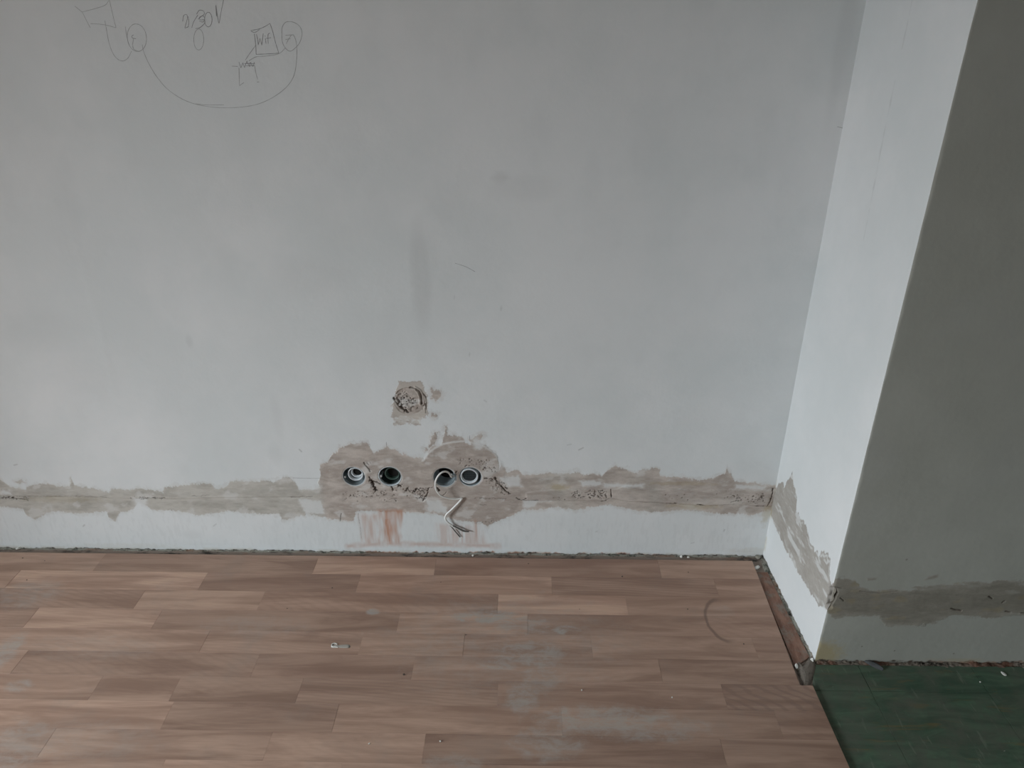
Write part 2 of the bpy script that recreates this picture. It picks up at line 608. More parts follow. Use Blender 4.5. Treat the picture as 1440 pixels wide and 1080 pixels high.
# ---- traced outline of the filled chase on the back wall
TOPB = [(-900, 676), (-600, 686), (-300, 672), (-100, 684), (0, 673), (15, 684), (35, 688), (43, 682), (67, 679), (80, 683), (98, 684), (100, 671), (105, 683), (133, 687), (152, 692), (157, 687), (180, 689), (193, 687),
        (212, 689), (230, 692), (233, 685), (253, 683), (273, 680), (297, 680), (305, 688), (315, 685), (325, 677), (347, 677), (367, 676), (387, 677), (398, 672), (405, 671),
        (413, 675), (420, 687), (440, 688), (449, 682), (450, 655), (460, 649), (465, 640), (474, 635), (476, 630), (491, 624), (508, 622), (518, 624), (525, 637), (532, 634), (544, 628), (556, 632), (568, 638), (578, 644),
        (590, 643), (597, 645), (602, 634), (609, 626), (621, 625), (623, 613), (626.5, 612), (628, 612), (638, 611), (650, 614), (657, 622), (661, 624), (672, 622), (684, 626), (698, 638), (703, 652), (702, 663),
        (715, 664), (722, 661), (730, 661), (733, 667), (744, 669), (750, 667), (769, 665), (794, 667), (811, 664), (822, 668), (836, 665), (847, 671), (855, 661), (864, 655), (878, 660), (894, 665), (905, 660),
        (914, 662), (918, 657), (928, 660), (929, 669), (944, 671), (964, 672), (983, 676), (1006, 671), (1018, 665), (1021, 658), (1028, 665), (1033, 676), (1061, 679), (1080, 682), (1110, 683)]
BOTB = [(-900, 724), (-600, 716), (-300, 722), (-100, 714), (0, 713), (33, 715), (37, 723), (50, 731), (63, 722), (77, 719), (110, 722), (150, 720), (153, 728), (163, 732), (170, 720), (187, 717), (193, 707), (200, 708), (213, 717), (247, 719), (280, 724),
        (303, 722), (320, 718), (347, 722), (367, 723), (393, 722), (397, 732), (413, 728), (433, 723), (457, 728), (479, 732), (499, 732), (501, 719), (566, 720), (604, 721), (618, 724), (629, 727), (643, 732), (677, 734),
        (684, 741), (701, 732), (722, 725), (734, 717), (756, 717), (783, 714), (811, 717), (831, 714), (856, 710), (878, 714), (894, 719), (919, 720), (942, 719), (961, 717), (986, 719), (1011, 723), (1033, 722), (1058, 725), (1078, 718), (1110, 716)]
tu, tz = edge_fn(FB, TOPB)
bu, bz_ = edge_fn(FB, BOTB)
EXTRA = [[(612, 606), (617, 608), (611, 626), (603, 632), (601, 628)], [(624, 597), (628, 598), (628, 616), (623, 616)], [(660, 619), (668, 613), (677, 609), (679, 612), (672, 620), (664, 626)],
         [(595, 628), (599, 627), (600, 633), (596, 636)], [(20, 676), (30, 674), (38, 679), (28, 681)], [(607, 545), (612, 549), (620, 548), (622, 556), (614, 564), (606, 560)], [(608, 580), (615, 583), (613, 587), (608, 586)]]
EXTRA = [conv(FB, e) for e in EXTRA]
GAPS = [[(417, 672), (447, 676), (449, 688), (420, 686)], [(0, 688), (14, 690), (14, 694), (0, 694)], [(420, 702), (452, 704), (456, 722), (430, 722)], [(186, 700), (205, 701), (206, 709), (192, 711)],
        [(664, 618), (672, 616), (680, 624), (676, 632), (666, 630)], [(600, 703), (622, 705), (630, 722), (604, 718)], [(703, 672), (728, 670), (734, 684), (712, 683)], [(816, 677), (846, 676), (848, 683), (820, 684)],
        [(737, 704), (755, 705), (750, 714), (738, 714)], [(1035, 682), (1078, 684), (1076, 688), (1034, 687)], [(850, 681), (905, 682), (904, 685), (850, 685)]]
GAPS = [conv(FB, e) for e in GAPS]
PATCH = np.array(conv(FB, [(530 + x / 12, 520 + y / 12) for x, y in [(365, 185), (440, 180), (520, 195), (600, 200), (725, 195), (775, 260), (820, 350), (845, 450), (872, 560), (865, 690), (868, 780), (770, 830), (745, 925), (650, 940), (560, 905),
                          (500, 890), (340, 935), (285, 955), (275, 900), (240, 770), (255, 640), (285, 480), (305, 330), (355, 280)]]))
PC = FB.uz(576, 564)
PCR = 0.047
CR = lambda pts: [FB.uz(*p) for p in pts]
CRACKS = [  # polyline, half width, depth, ragged, darkness
    (CR([(522, 676), (525, 681), (528, 689)]), 0.0050, 0.006, 0.7, 1.0),
    (CR([(519, 671), (523, 677), (530, 678), (535, 681)]), 0.0018, 0.004, 0.6, 1.0),
    (CR([(512, 650), (516, 656), (521, 663)]), 0.0016, 0.003, 0.6, 0.7),
    (CR([(551, 685), (553, 689)]), 0.0030, 0.005, 0.5, 0.9),
    (CR([(560, 682), (564, 684)]), 0.0022, 0.005, 0.5, 1.0),
    (CR([(560, 684), (566, 681)]), 0.0014, 0.005, 0.5, 1.0),
    (CR([(571, 690), (573, 686), (576, 690), (580, 689), (583, 691), (586, 686), (591, 691), (595, 689)]), 0.0018, 0.004, 0.9, 0.95),
    (CR([(585, 699.5), (592, 700), (597, 700)]), 0.0012, 0.003, 0.7, 0.8),
    (CR([(609, 685), (603, 686), (602, 692), (599, 698), (595, 704)]), 0.0015, 0.004, 0.7, 0.9),
    (CR([(615, 686), (617.5, 690)]), 0.0028, 0.006, 0.4, 1.0),
    (CR([(623, 697), (628, 692)]), 0.0010, 0.002, 0.5, 0.6),
    (CR([(681, 672.5), (689, 673), (694, 675)]), 0.0012, 0.003, 0.9, 0.9),
    (CR([(696, 671), (700, 678), (704, 683), (710, 689), (718, 695)]), 0.0022, 0.004, 0.8, 0.95),
    (CR([(726, 700), (733, 704), (737, 703), (740, 701)]), 0.0014, 0.003, 0.6, 0.95),
    (CR([(737, 704), (756, 704)]), 0.0008, 0.002, 0.6, 0.8),
    (CR([(752, 703.5), (756, 703.5)]), 0.0016, 0.004, 0.3, 1.0),
    (CR([(667, 700.5), (676, 700), (700, 701), (712, 702)]), 0.0008, 0.002, 0.8, 0.5),
    (CR([(676, 709), (684, 710)]), 0.0008, 0.002, 0.8, 0.5),
    (CR([(642, 663), (640, 668)]), 0.002, 0.004, 0.6, 0.9),
    (CR([(846, 705), (852, 704)]), 0.0014, 0.004, 0.4, 1.0),
    (CR([(859, 689), (860, 699)]), 0.0014, 0.004, 0.4, 0.9),
    (CR([(938, 708), (952, 708)]), 0.0014, 0.004, 0.6, 1.0),
    (CR([(981, 709), (990, 711)]), 0.0012, 0.004, 0.6, 0.9),
    (CR([(1064, 711), (1076, 711.5)]), 0.0014, 0.004, 0.6, 1.0),
    (CR([(1028, 706), (1036, 703)]), 0.0010, 0.003, 0.6, 0.9),
    (CR([(8, 700), (24, 701), (38, 702)]), 0.0011, 0.003, 0.9, 0.9),
    (CR([(40, 697.5), (75, 697.5), (108, 697), (150, 699)]), 0.0007, 0.0015, 0.7, 0.45),
    (CR([(198, 700.5), (215, 700), (232, 700)]), 0.0010, 0.002, 0.9, 0.8),
    (CR([(270, 697), (296, 696)]), 0.0006, 0.0015, 0.7, 0.5),
    (CR([(410, 699), (440, 698.5)]), 0.0008, 0.0015, 0.7, 0.6),
    (CR([(1087, 687), (1085, 699), (1079, 712)]), 0.0022, 0.004, 0.6, 0.8),
    (CR([(480, 722), (479, 732)]), 0.0009, 0.002, 0.4, 0.6),
    (CR([(504, 722), (509, 757)]), 0.0006, 0.0008, 0.6, 0.35),
]
_pr = np.random.RandomState(5)


def cluster(poly, n, rlo, rhi):
    p = np.array(poly, float)
    out = []
    while len(out) < n:
        x = _pr.uniform(p[:, 0].min(), p[:, 0].max())
        y = _pr.uniform(p[:, 1].min(), p[:, 1].max())
        if inpoly(np.array([x]), np.array([y]), p)[0]:
            u, z = FB.uz(x, y)
            out.append((u, z, _pr.uniform(rlo, rhi)))
    return out


PITS = (cluster([(560, 553), (566, 549), (578, 556), (590, 568), (588, 574), (576, 579), (565, 574), (558, 564)], 46, 0.0012, 0.0026)
        + cluster([(556, 560), (563, 562), (570, 574), (578, 578), (572, 581), (560, 572)], 22, 0.0018, 0.0034)
        + cluster([(592, 564), (600, 566), (599, 578), (594, 576)], 8, 0.0010, 0.002)
        + cluster([(566, 684), (600, 686), (600, 694), (568, 692)], 26, 0.0012, 0.0024)
        + cluster([(570, 693), (600, 694), (598, 702), (575, 700)], 12, 0.0010, 0.0018)
        + cluster([(498, 690), (545, 690), (545, 702), (500, 702)], 14, 0.0010, 0.002)
        + cluster([(640, 645), (690, 645), (696, 668), (680, 664), (660, 655), (640, 658)], 26, 0.0010, 0.0020)
        + cluster([(682, 672), (706, 675), (722, 692), (712, 697), (694, 688), (684, 680)], 30, 0.0010, 0.0022)
        + cluster([(802, 689), (856, 690), (854, 701), (806, 699)], 40, 0.0009, 0.0018)
        + cluster([(772, 699), (800, 699), (800, 704), (772, 704)], 8, 0.0009, 0.0015)
        + cluster([(1030, 696), (1075, 694), (1075, 706), (1030, 706)], 20, 0.0008, 0.0015)
        + cluster([(930, 694), (975, 694), (975, 704), (930, 704)], 8, 0.0008, 0.0013)
        + cluster([(1000, 690), (1075, 690), (1075, 700), (1000, 700)], 10, 0.0008, 0.0013)
        + cluster([(180, 698), (235, 698), (235, 703), (180, 703)], 12, 0.0008, 0.0015)
        + cluster([(0, 696), (40, 698), (40, 704), (0, 702)], 12, 0.0008, 0.0016)
        + cluster([(310, 770), (360, 690), (700, 690), (1070, 780)], 0, 0, 0))
REGIONS = [([(556, 556), (566, 549), (578, 553), (590, 566), (588, 576), (576, 581), (562, 575)], 0.20, 0.72), ([(566, 684), (604, 685), (602, 695), (568, 693)], 0.22, 0.85), ([(585, 694), (602, 690), (600, 704), (588, 702)], 0.24, 0.8),
           ([(517, 672), (524, 673), (532, 690), (524, 692)], 0.14, 0.9), ([(512, 646), (524, 650), (526, 668), (518, 668)], 0.3, 0.6), ([(640, 643), (695, 645), (700, 664), (684, 662), (660, 654), (640, 657)], 0.34, 0.6),
           ([(680, 670), (700, 670), (722, 692), (714, 698), (694, 690), (684, 682)], 0.30, 0.75), ([(802, 688), (858, 689), (856, 702), (806, 701)], 0.26, 0.7), ([(1026, 694), (1076, 692), (1076, 708), (1028, 708)], 0.33, 0.65),
           ([(0, 696), (44, 698), (44, 704), (0, 703)], 0.26, 0.7), ([(196, 697), (236, 697), (236, 703), (196, 703)], 0.24, 0.75), ([(480, 690), (560, 688), (560, 706), (480, 706)], 0.38, 0.55), ([(640, 738), (700, 728), (722, 724), (700, 736)], 0.3, 0.5)]
REGIONS = [(conv(FB, a), b, c) for a, b, c in REGIONS]
BOXES = [(497.6, 670.3), (548.4, 670.2), (625.0, 671.2), (661.5, 670.5)]
HR = 0.0362
HOLES = []
for (bx_, by_) in BOXES:
    u, z = FB.uz(bx_, by_)
    HOLES.append((u, z, HR))
HOLES[1] = (HOLES[1][0], HOLES[1][1], HR + 0.001)
u2, u3 = HOLES[2][0], HOLES[3][0]


def blob(U, Z, F, px, py, rx, ry, n=0.0):
    u, z = F.uz(px, py)
    a = F.uz(px + rx, py)
    b = F.uz(px, py - ry)
    d = np.hypot((U - u) / abs(a[0] - u), (Z - z) / abs(b[1] - z))
    return sstep(1.3, 0.4, d + n)


def back_fn(U, Z):
    h = np.zeros_like(U)
    low = Z < 0.68
    P = np.zeros_like(U); T = np.zeros_like(U); D = np.zeros_like(U); R = np.zeros_like(U); Y = np.zeros_like(U); S = np.zeros_like(U); W = np.zeros_like(U)
    # slow waviness of the hand-finished plaster
    h += 0.0022 * fbm(U, Z, 1.7, 3, 2) + 0.0007 * fbm(U, Z, 9, 3, 5)
    n_big = fbm(U, Z, 2.1, 4, 31)
    for (px, py, rx, ry, s) in [(592, 390, 14, 75, 0.34), (704, 250, 16, 9, 0.4), (740, 265, 60, 22, 0.16), (440, 390, 60, 30, 0.14), (95, 290, 20, 60, 0.10), (60, 470, 60, 40, 0.12),
                                (600, 355, 18, 40, 0.12), (266, 480, 6, 10, 0.3), (390, 590, 10, 40, 0.18), (386, 640, 14, 20, 0.15), (980, 470, 30, 20, 0.07), (1186, 60, 14, 160, 0.25), (270, 752, 16, 8, 0.18), (120, 530, 60, 40, 0.1)]:
        S = np.maximum(S, s * blob(U, Z, FB, px, py, rx, ry, 0.35 * n_big))
    for pts, s in [([(814, 633), (820, 630)], 0.9), ([(798, 626), (803, 625)], 0.5), ([(421, 632), (424, 635)], 0.9), ([(20, 654), (24, 653)], 0.8), ([(300, 740), (304, 737)], 0.6), ([(117, 740), (119, 738)], 0.8),
                   ([(1018, 747), (1019, 745)], 0.8), ([(838, 748), (840, 747)], 0.6), ([(972, 764), (976, 763)], 0.6), ([(703, 432), (705, 434)], 0.6), ([(660, 498), (661, 500)], 0.6), ([(681, 563), (684, 565)], 0.5), ([(638, 416), (639, 417)], 0.7)]:
        S = np.maximum(S, s * sstep(0.0035, 0.0012, pdist(U, Z, conv(FB, pts))))
    # broad trowel ridge running down on the left
    dr = pdist(U, Z, conv(FB, [(86, 262), (108, 350), (140, 455), (162, 560)]))
    h += 0.0005 * sstep(0.022, 0.0, dr)
    h += 0.0003 * sstep(0.03, 0.0, pdist(U, Z, conv(FB, [(575, 300), (580, 440), (582, 520)])))
    dn = pdist(U, Z, conv(FB, [(1213, 20), (1190, 140), (1160, 290)]))
    h -= 0.0006 * sstep(0.02, 0, dn)
    # ---- band
    wz = Z + 0.0040 * fbm(U, Z, 60, 4, 9)
    hf = fbm(U, Z, 330, 3, 27)
    wu = U + 0.0065 * fbm(U, Z, 48, 4, 14)
    top = np.interp(wu, tu, tz)
    bot = np.interp(wu, bu, bz_)
    s = np.minimum(top - wz, wz - bot)
    for e in EXTRA:
        s = np.maximum(s, sdpoly(wu, wz, e))
    rag = fbm(U, Z, 120, 3, 21)
    rag2 = fbm(U * 1.2 - Z * 0.5, Z * 0.35, 170, 3, 25)
    s = s + 0.0030 * rag + 0.0040 * rag2 + 0.0042 * hf - 0.0004
    gm = np.zeros_like(U)
    for i, e in enumerate(GAPS):
        g = sdpoly(wu, wz, e)
        gm = np.maximum(gm, sstep(-0.004, 0.004, g + 0.006 * rag))
        W = np.maximum(W, 0.5 * sstep(-0.010, 0.002, g + 0.006 * rag))
    # ---- round repair higher up
    sp = sdpoly(wu, wz, PATCH) + 0.004 * rag + 0.004 * hf
    P = sstep(-0.0022, 0.0026, np.maximum(s, sp)) * (1 - 0.52 * gm)
    # thin film of filler wiped past the rims
    P = np.maximum(P, 0.30 * sstep(-0.014, 0.0, s + 0.012 * fbm(U, Z, 70, 4, 29)))
    # around gaps in the fill only a thin scrape is left
    tone = fbm(U * 0.55, Z * 1.5, 26, 4, 41)
    T = 0.30 + 0.75 * tone + 0.35 * fbm(U * 0.6, Z * 1.3, 75, 3, 43)
    # lighter thin feathered zone near the rims
    T = T + 0.22 * sstep(0.016, 0.001, s) * (s > -0.01)
    W = np.maximum(W, 0.55 * sstep(0.16, 0.46, fbm(U * 0.8 + Z * 0.25 + 0.01 * tone, Z * 1.1, 26, 5, 55)))
    u_boxL = FB.uz(452, 690)[0]
    u_boxR = FB.uz(738, 690)[0]
    left = sstep(u_boxL, u_boxL + 0.05, U)
    right = sstep(u_boxR, u_boxR - 0.05, U)
    T = T + 0.10 * left
    pk = (1 - left) * (1 - right)
    T = T - 0.10 * pk * sstep(0.2, 0, s * 0)
    # relief of the fill: proud trowelled skin
    h += P * (0.0004 + 0.0014 * fbm(U, Z, 16, 4, 61) + 0.0007 * fbm(U * .6, Z * 1.6, 70, 3, 64))
    # filled chase proper, standing proud with an undercut lower edge, right of the boxes
    def lvl(pts):
        p = np.array(conv(FB, pts)); o = np.argsort(p[:, 0]); return np.interp(U, p[o, 0], p[o, 1])
    lo = lvl([(1090, 712), (1076, 711.5), (1030, 709), (990, 711), (952, 708.5), (930, 707), (880, 705), (858, 700), (850, 704), (800, 704), (755, 704), (736, 704)]) + 0.0018 * rag
    hi = lvl([(1090, 690), (1030, 688.5), (985, 690), (950, 688), (905, 689), (880, 684), (866, 687), (855, 690), (815, 688), (760, 690), (736, 693)]) + 0.0020 * rag
    sl = sstep(-0.0012, 0.0016, np.minimum(Z - lo, hi - Z)) * sstep(u_boxR + 0.0, u_boxR - 0.01, U)
    h += 0.0024 * sl
    T = T - 0.04 * sl
    W = W * (1 - 0.75 * sl)
    gl = sstep(0.0016, 0.0004, np.abs(Z - lo + 0.0006)) * sstep(u_boxR, u_boxR - 0.01, U) * sstep(-0.2, 0.25, fbm(U, Z * 0, 30, 3, 71))
    h -= 0.0016 * gl
    D = np.maximum(D, 0.45 * gl)  # shadow line under the proud edge, painted into the colour as well
    # the same chase left of the boxes, only a faint ridge
    mid = lvl([(-900, 700), (0, 696), (40, 698), (100, 699), (150, 700), (220, 702), (300, 700), (380, 699), (450, 698)]) + 0.0012 * rag
    lf = sstep(u_boxL - 0.02, u_boxL + 0.02, U)
    h += 0.0016 * lf * sstep(0.0, 0.0025, Z - mid) * sstep(0.030, 0.018, Z - mid) * P
    T = T + 0.30 * lf * sstep(0.006, 0.002, np.abs(Z - mid + 0.006)) * sstep(-0.1, 0.3, fbm(U, Z, 12, 2, 77))
    # rendered collar round the two pairs of boxes
    for c, rr in (((FB.uz(650, 668)), 0.125),):
        dd = np.hypot((U - c[0]) * 0.92, Z - c[1])
        h += 0.0008 * sstep(rr + 0.006, rr - 0.006, dd + 0.004 * rag) * (Z > c[1] - 0.03)
        W = np.maximum(W, 0.8 * sstep(0.005, 0.001, np.abs(dd - rr - 0.002 * rag)) * (Z > c[1] + 0.05) * (Z < c[1] + 0.14))
        T = T - 0.12 * sstep(rr, rr - 0.01, dd)
    for (hu, hz, hr) in HOLES:
        dd = np.hypot(U - hu, Z - hz)
        h += -0.0015 * sstep(hr + 0.005, hr, dd)
        W = np.maximum(W, 0.35 * sstep(hr + 0.006, hr + 0.001, dd + 0.004 * rag))
    for poly, dt in [([(460, 650), (480, 640), (510, 632), (530, 640), (500, 650), (480, 690), (462, 700)], 0.15), ([(620, 625), (640, 611), (656, 622), (655, 640), (622, 644)], -0.1), ([(684, 640), (700, 645), (702, 662), (690, 660)], -0.12),
                     ([(650, 702), (730, 702), (722, 722), (684, 738), (660, 728), (640, 716)], -0.28), ([(600, 703), (640, 704), (630, 722), (604, 720)], 0.2), ([(596, 715), (606, 720), (600, 722), (590, 722)], -0.3)]:
        g = sdpoly(wu, wz, conv(FB, poly))
        T = T + dt * sstep(-0.002, 0.003, g + 0.002 * rag)
    # round repair: sunk disc with a crescent groove
    du, dz = U - PC[0], Z - PC[1]
    r = np.hypot(du, dz)
    disc = sstep(PCR + 0.001, PCR - 0.002, r + 0.002 * rag)
    h += -0.0008 * sstep(0.0, 0.02, sp * 1.0) - 0.0020 * disc + disc * (0.0022 * fbm(U, Z, 60, 4, 81))
    arc = conv(FB, [(577, 545), (584, 546.5), (589, 550), (592, 556), (593, 563), (593, 568)])
    ad = pdist(U, Z, arc)
    h -= 0.0060 * sstep(0.0040, 0.0012, ad + 0.0012 * rag)
    D = np.maximum(D, 0.42 * sstep(0.0036, 0.0014, ad + 0.0012 * rag))
    h += 0.0030 * sstep(0.0038, 0.0005, np.abs(ad - 0.0058)) * (du < PC[0] * 0 - 0.018)
    arc2 = conv(FB, [(595, 553), (599, 558), (600, 566), (599, 580)])
    a2 = pdist(U, Z, arc2)
    h -= 0.003 * sstep(0.0018, 0.0006, a2 + 0.0008 * rag)
    D = np.maximum(D, 0.55 * sstep(0.0018, 0.0006, a2 + 0.0016 * rag))
    arc3 = conv(FB, [(554, 559), (557, 565), (561, 571), (567, 576), (574, 580)])
    a3 = pdist(U, Z, arc3)
    h -= 0.0045 * sstep(0.0030, 0.0010, a3 + 0.0022 * rag)
    D = np.maximum(D, 0.85 * sstep(0.0030, 0.0010, a3 + 0.0030 * rag))
    gi = sstep(-0.002, 0.003, sdpoly(wu, wz, conv(FB, [(550, 583), (596, 586), (594, 600), (552, 600)]))) * (sp > -0.01)
    W = np.maximum(W, 0.8 * gi * sstep(-0.15, 0.25, fbm(U, Z * 1.6, 80, 3, 83)))
    sq = sstep(0.0, 0.004, sp) * (1 - disc)
    W = np.maximum(W, 0.35 * sq)
    Y = np.maximum(Y, 0.16 * sq)
    P = np.clip(P - 0.8 * gi * sstep(0.1, 0.35, fbm(U, Z * 1.6, 95, 3, 87)), 0, 1)
    # ---- cracks and pits
    wob = 0.0022 * fbm(U, Z, 140, 2, 91)
    wob2 = 0.0022 * fbm(U, Z, 140, 2, 95)
    for pts, hw, dp, rg, dk in CRACKS:
        lo_u = min(p[0] for p in pts) - 0.02; hi_u = max(p[0] for p in pts) + 0.02
        lo_z = min(p[1] for p in pts) - 0.02; hi_z = max(p[1] for p in pts) + 0.02
        m = (U > lo_u) & (U < hi_u) & (Z > lo_z) & (Z < hi_z)
        if not m.any():
            continue
        dd = pdist(U[m] + 1.5 * wob[m] * rg, Z[m] + 1.5 * wob2[m] * rg, pts) + hw * (0.9 * rag[m] + 1.3 * hf[m]) * (0.4 + 0.6 * rg)
        k = sstep(hw + 0.0009, hw * 0.35, dd)
        h[m] -= dp * k
        D[m] = np.maximum(D[m], dk * k)
    for poly, th, st_ in REGIONS:
        g = sdpoly(U, Z, poly)
        k = sstep(th, th + 0.16, fbm(U * 0.8, Z * 1.1, 250, 3, 151) + 0.25 * fbm(U, Z, 60, 2, 155)) * sstep(-0.001, 0.006, g + 0.004 * rag)
        h -= 0.0024 * k
        D = np.maximum(D, st_ * k)
    for (pu, pz, pr_) in PITS:
        m = (np.abs(U - pu) < 0.008) & (np.abs(Z - pz) < 0.008)
        if not m.any():
            continue
        k = sstep(pr_ + 0.0006, pr_ * 0.3, np.hypot(U[m] - pu, (Z[m] - pz) * 0.9) + 0.0018 * rag[m])
        h[m] -= 0.0028 * k
        D[m] = np.maximum(D[m], 0.6 * k)
    # ---- stains
    vs = fbm(U * 1.0, Z * 0.10, 130, 3, 101)
    vs2 = fbm(U, Z * 0.3, 40, 3, 105)
    g = sdpoly(U + 0.010 * vs2 + 0.003 * vs, Z + 0.010 * vs, conv(FB, [(529, 714), (568, 716), (566, 767), (526, 767), (532, 745)]))
    R = np.maximum(R, np.clip(0.46 + 0.45 * vs + 0.6 * vs2, 0, 0.85) * sstep(-0.004, 0.012, g))
    g = sdpoly(U + 0.004 * vs2, Z, conv(FB, [(538, 728), (556, 724), (552, 764), (536, 764)]))
    R = np.maximum(R, np.clip(0.55 + 0.6 * vs + 0.7 * vs2, 0, 0.9) * sstep(-0.002, 0.010, g))
    for pts, s in [([(502, 722), (534, 722), (534, 768), (510, 768)], 0.50), ([(612, 735), (678, 738), (686, 770), (610, 770)], 0.34), ([(628, 748), (680, 745), (686, 768), (620, 768)], 0.42), ([(664, 728), (676, 730), (678, 768), (663, 768)], 0.55)]:
        g = sdpoly(U + 0.005 * vs2, Z, conv(FB, pts))
        R = np.maximum(R, s * np.clip(0.6 + 0.9 * vs, 0, 1) * sstep(-0.008, 0.014, g))
    g = pdist(U, Z, conv(FB, [(490, 768), (540, 764), (640, 766), (700, 768)]))
    R = np.maximum(R, 0.6 * sstep(0.018, 0.0, g + 0.014 * vs2) * np.clip(0.7 + vs2, 0, 1))
    for px, py, rx, ry, s in [(785, 685, 14, 5, 0.7), (975, 712, 40, 4, 0.5), (1078, 722, 6, 18, 0.6), (1060, 776, 40, 6, 0.25), (960, 680, 50, 3, 0.4), (90, 702, 60, 5, 0.3), (180, 768, 80, 4, 0.2)]:
        Y = np.maximum(Y, s * blob(U, Z, FB, px, py, rx, ry, 0.5 * rag))
    # chipped foot of the wall above the old floor
    foot = 0.0030 + 0.0050 * fbm(U, Z * 0, 90, 3, 111) + 0.003 * fbm(U, Z * 0, 14, 2, 117)
    ft = sstep(0.0022, -0.0008, (Z - SUB) - foot)
    D = np.maximum(D, ft * np.clip(0.8 + 0.6 * fbm(U, Z, 70, 2, 119), 0, 1))
    redz = sstep(0.0, 0.05, U - FB.uz(935, 775)[0]) * sstep(0.0, 0.05, FB.uz(500, 775)[0] - U)
    R = np.maximum(R, 0.8 * redz * sstep(0.004, -0.001, (Z - SUB) - foot - 0.003) * sstep(-0.1, 0.2, fbm(U, Z, 50, 3, 161)))
    Y = np.maximum(Y, 0.45 * sstep(0.012, 0.0, Z - SUB - 0.004) * sstep(-0.2, 0.3, fbm(U, Z * 0, 20, 3, 163)))
    h -= 0.002 * ft
    S = np.maximum(S, 0.16 * sstep(0.0, 0.45, fbm(U, Z * 0.25, 140, 3, 165)) * sstep(0.20, 0.10, Z))
    S = np.maximum(S, 0.06 * sstep(0.0, 0.5, fbm(U, Z * 0.6, 16, 4, 167)))
    sk = sstep(0.022, 0.0, Z - SUB)
    S = np.maximum(S, 0.20 * sk * np.clip(0.5 + 1.2 * rag, 0, 1))
    h += 0.002 * sk
    # stop the relief running through the inner corner
    h *= sstep(-0.012, 0.006, U)
    return dict(h=h, P=P, T=np.clip(T, 0, 1), D=np.clip(D, 0, 1), R=np.clip(R, 0, 1), Y=np.clip(Y, 0, 1), S=np.clip(S, 0, 1), W=np.clip(W, 0, 1),
                G=np.clip(lf + 0.5 * sstep(0.0, 0.4, fbm(U, Z, 9, 3, 171)) * (1 - pk), 0, 1))


FINE = 0.0016
uL = FB.uz(-30, 700)[0]
us = np.concatenate([np.arange(-0.010, uL, FINE), np.arange(uL, FB.L + 0.02, 0.012)])
zs = np.concatenate([np.arange(SUB - 0.004, 0.655, FINE), np.arange(0.655, 2.6, 0.011)])
wall_back, mk, pf, cu, cz = grid_wall('wall_back', FB, us, zs, back_fn, M['wall'], HOLES)
ispatch = (cz > FB.uz(600, 601)[1]) & (np.abs(cu - PC[0]) < 0.11)
o = mk('filler_strip', pf & ~ispatch, wall_back)
o = mk('round_filler_patch', pf & ispatch, wall_back)
o['label'] = 'round rough filler patch with a dark crescent groove'

# ---- the return (bright narrow face)
WR = FR.L
TR = [(1080, 679), (1087, 681), (1097, 680), (1104, 677), (1114, 665), (1115.6, 681), (1122, 693), (1121, 712), (1131, 728), (1141, 760), (1147, 777), (1158, 776), (1167, 791), (1167, 812), (1172, 822)]
BRr = [(1076, 716), (1082.5, 723), (1090, 741), (1103, 769), (1122, 804), (1137.6, 829), (1150, 850), (1160, 857), (1172, 872)]
tru, trz = edge_fn(FR, TR)
bru, brz = edge_fn(FR, BRr)
CHZ = (FF.uz(1171, 826)[1], FF.uz(1160, 857)[1])


def corner_off(dist, Z):
    """arris slightly rounded; a chunk has broken out of it at chase height"""
    nrm = (FR.N + FF.N)
    a = -0.0010 * sstep(0.004, 0.0, dist)
    zc, hh = (CHZ[0] + CHZ[1]) / 2, abs(CHZ[0] - CHZ[1]) / 2
    e = sstep(1.10, 0.80, np.abs(Z - zc) / hh)
    wd = 0.013 + 0.004 * np.sin(Z * 210)
    a = a - e * 0.0085 * sstep(wd, 0.0, dist)
    a = a + 0.0010 * fbm(Z, dist * 0, 35, 3, 131) * sstep(0.01, 0, dist)
    return a[..., None] * nrm


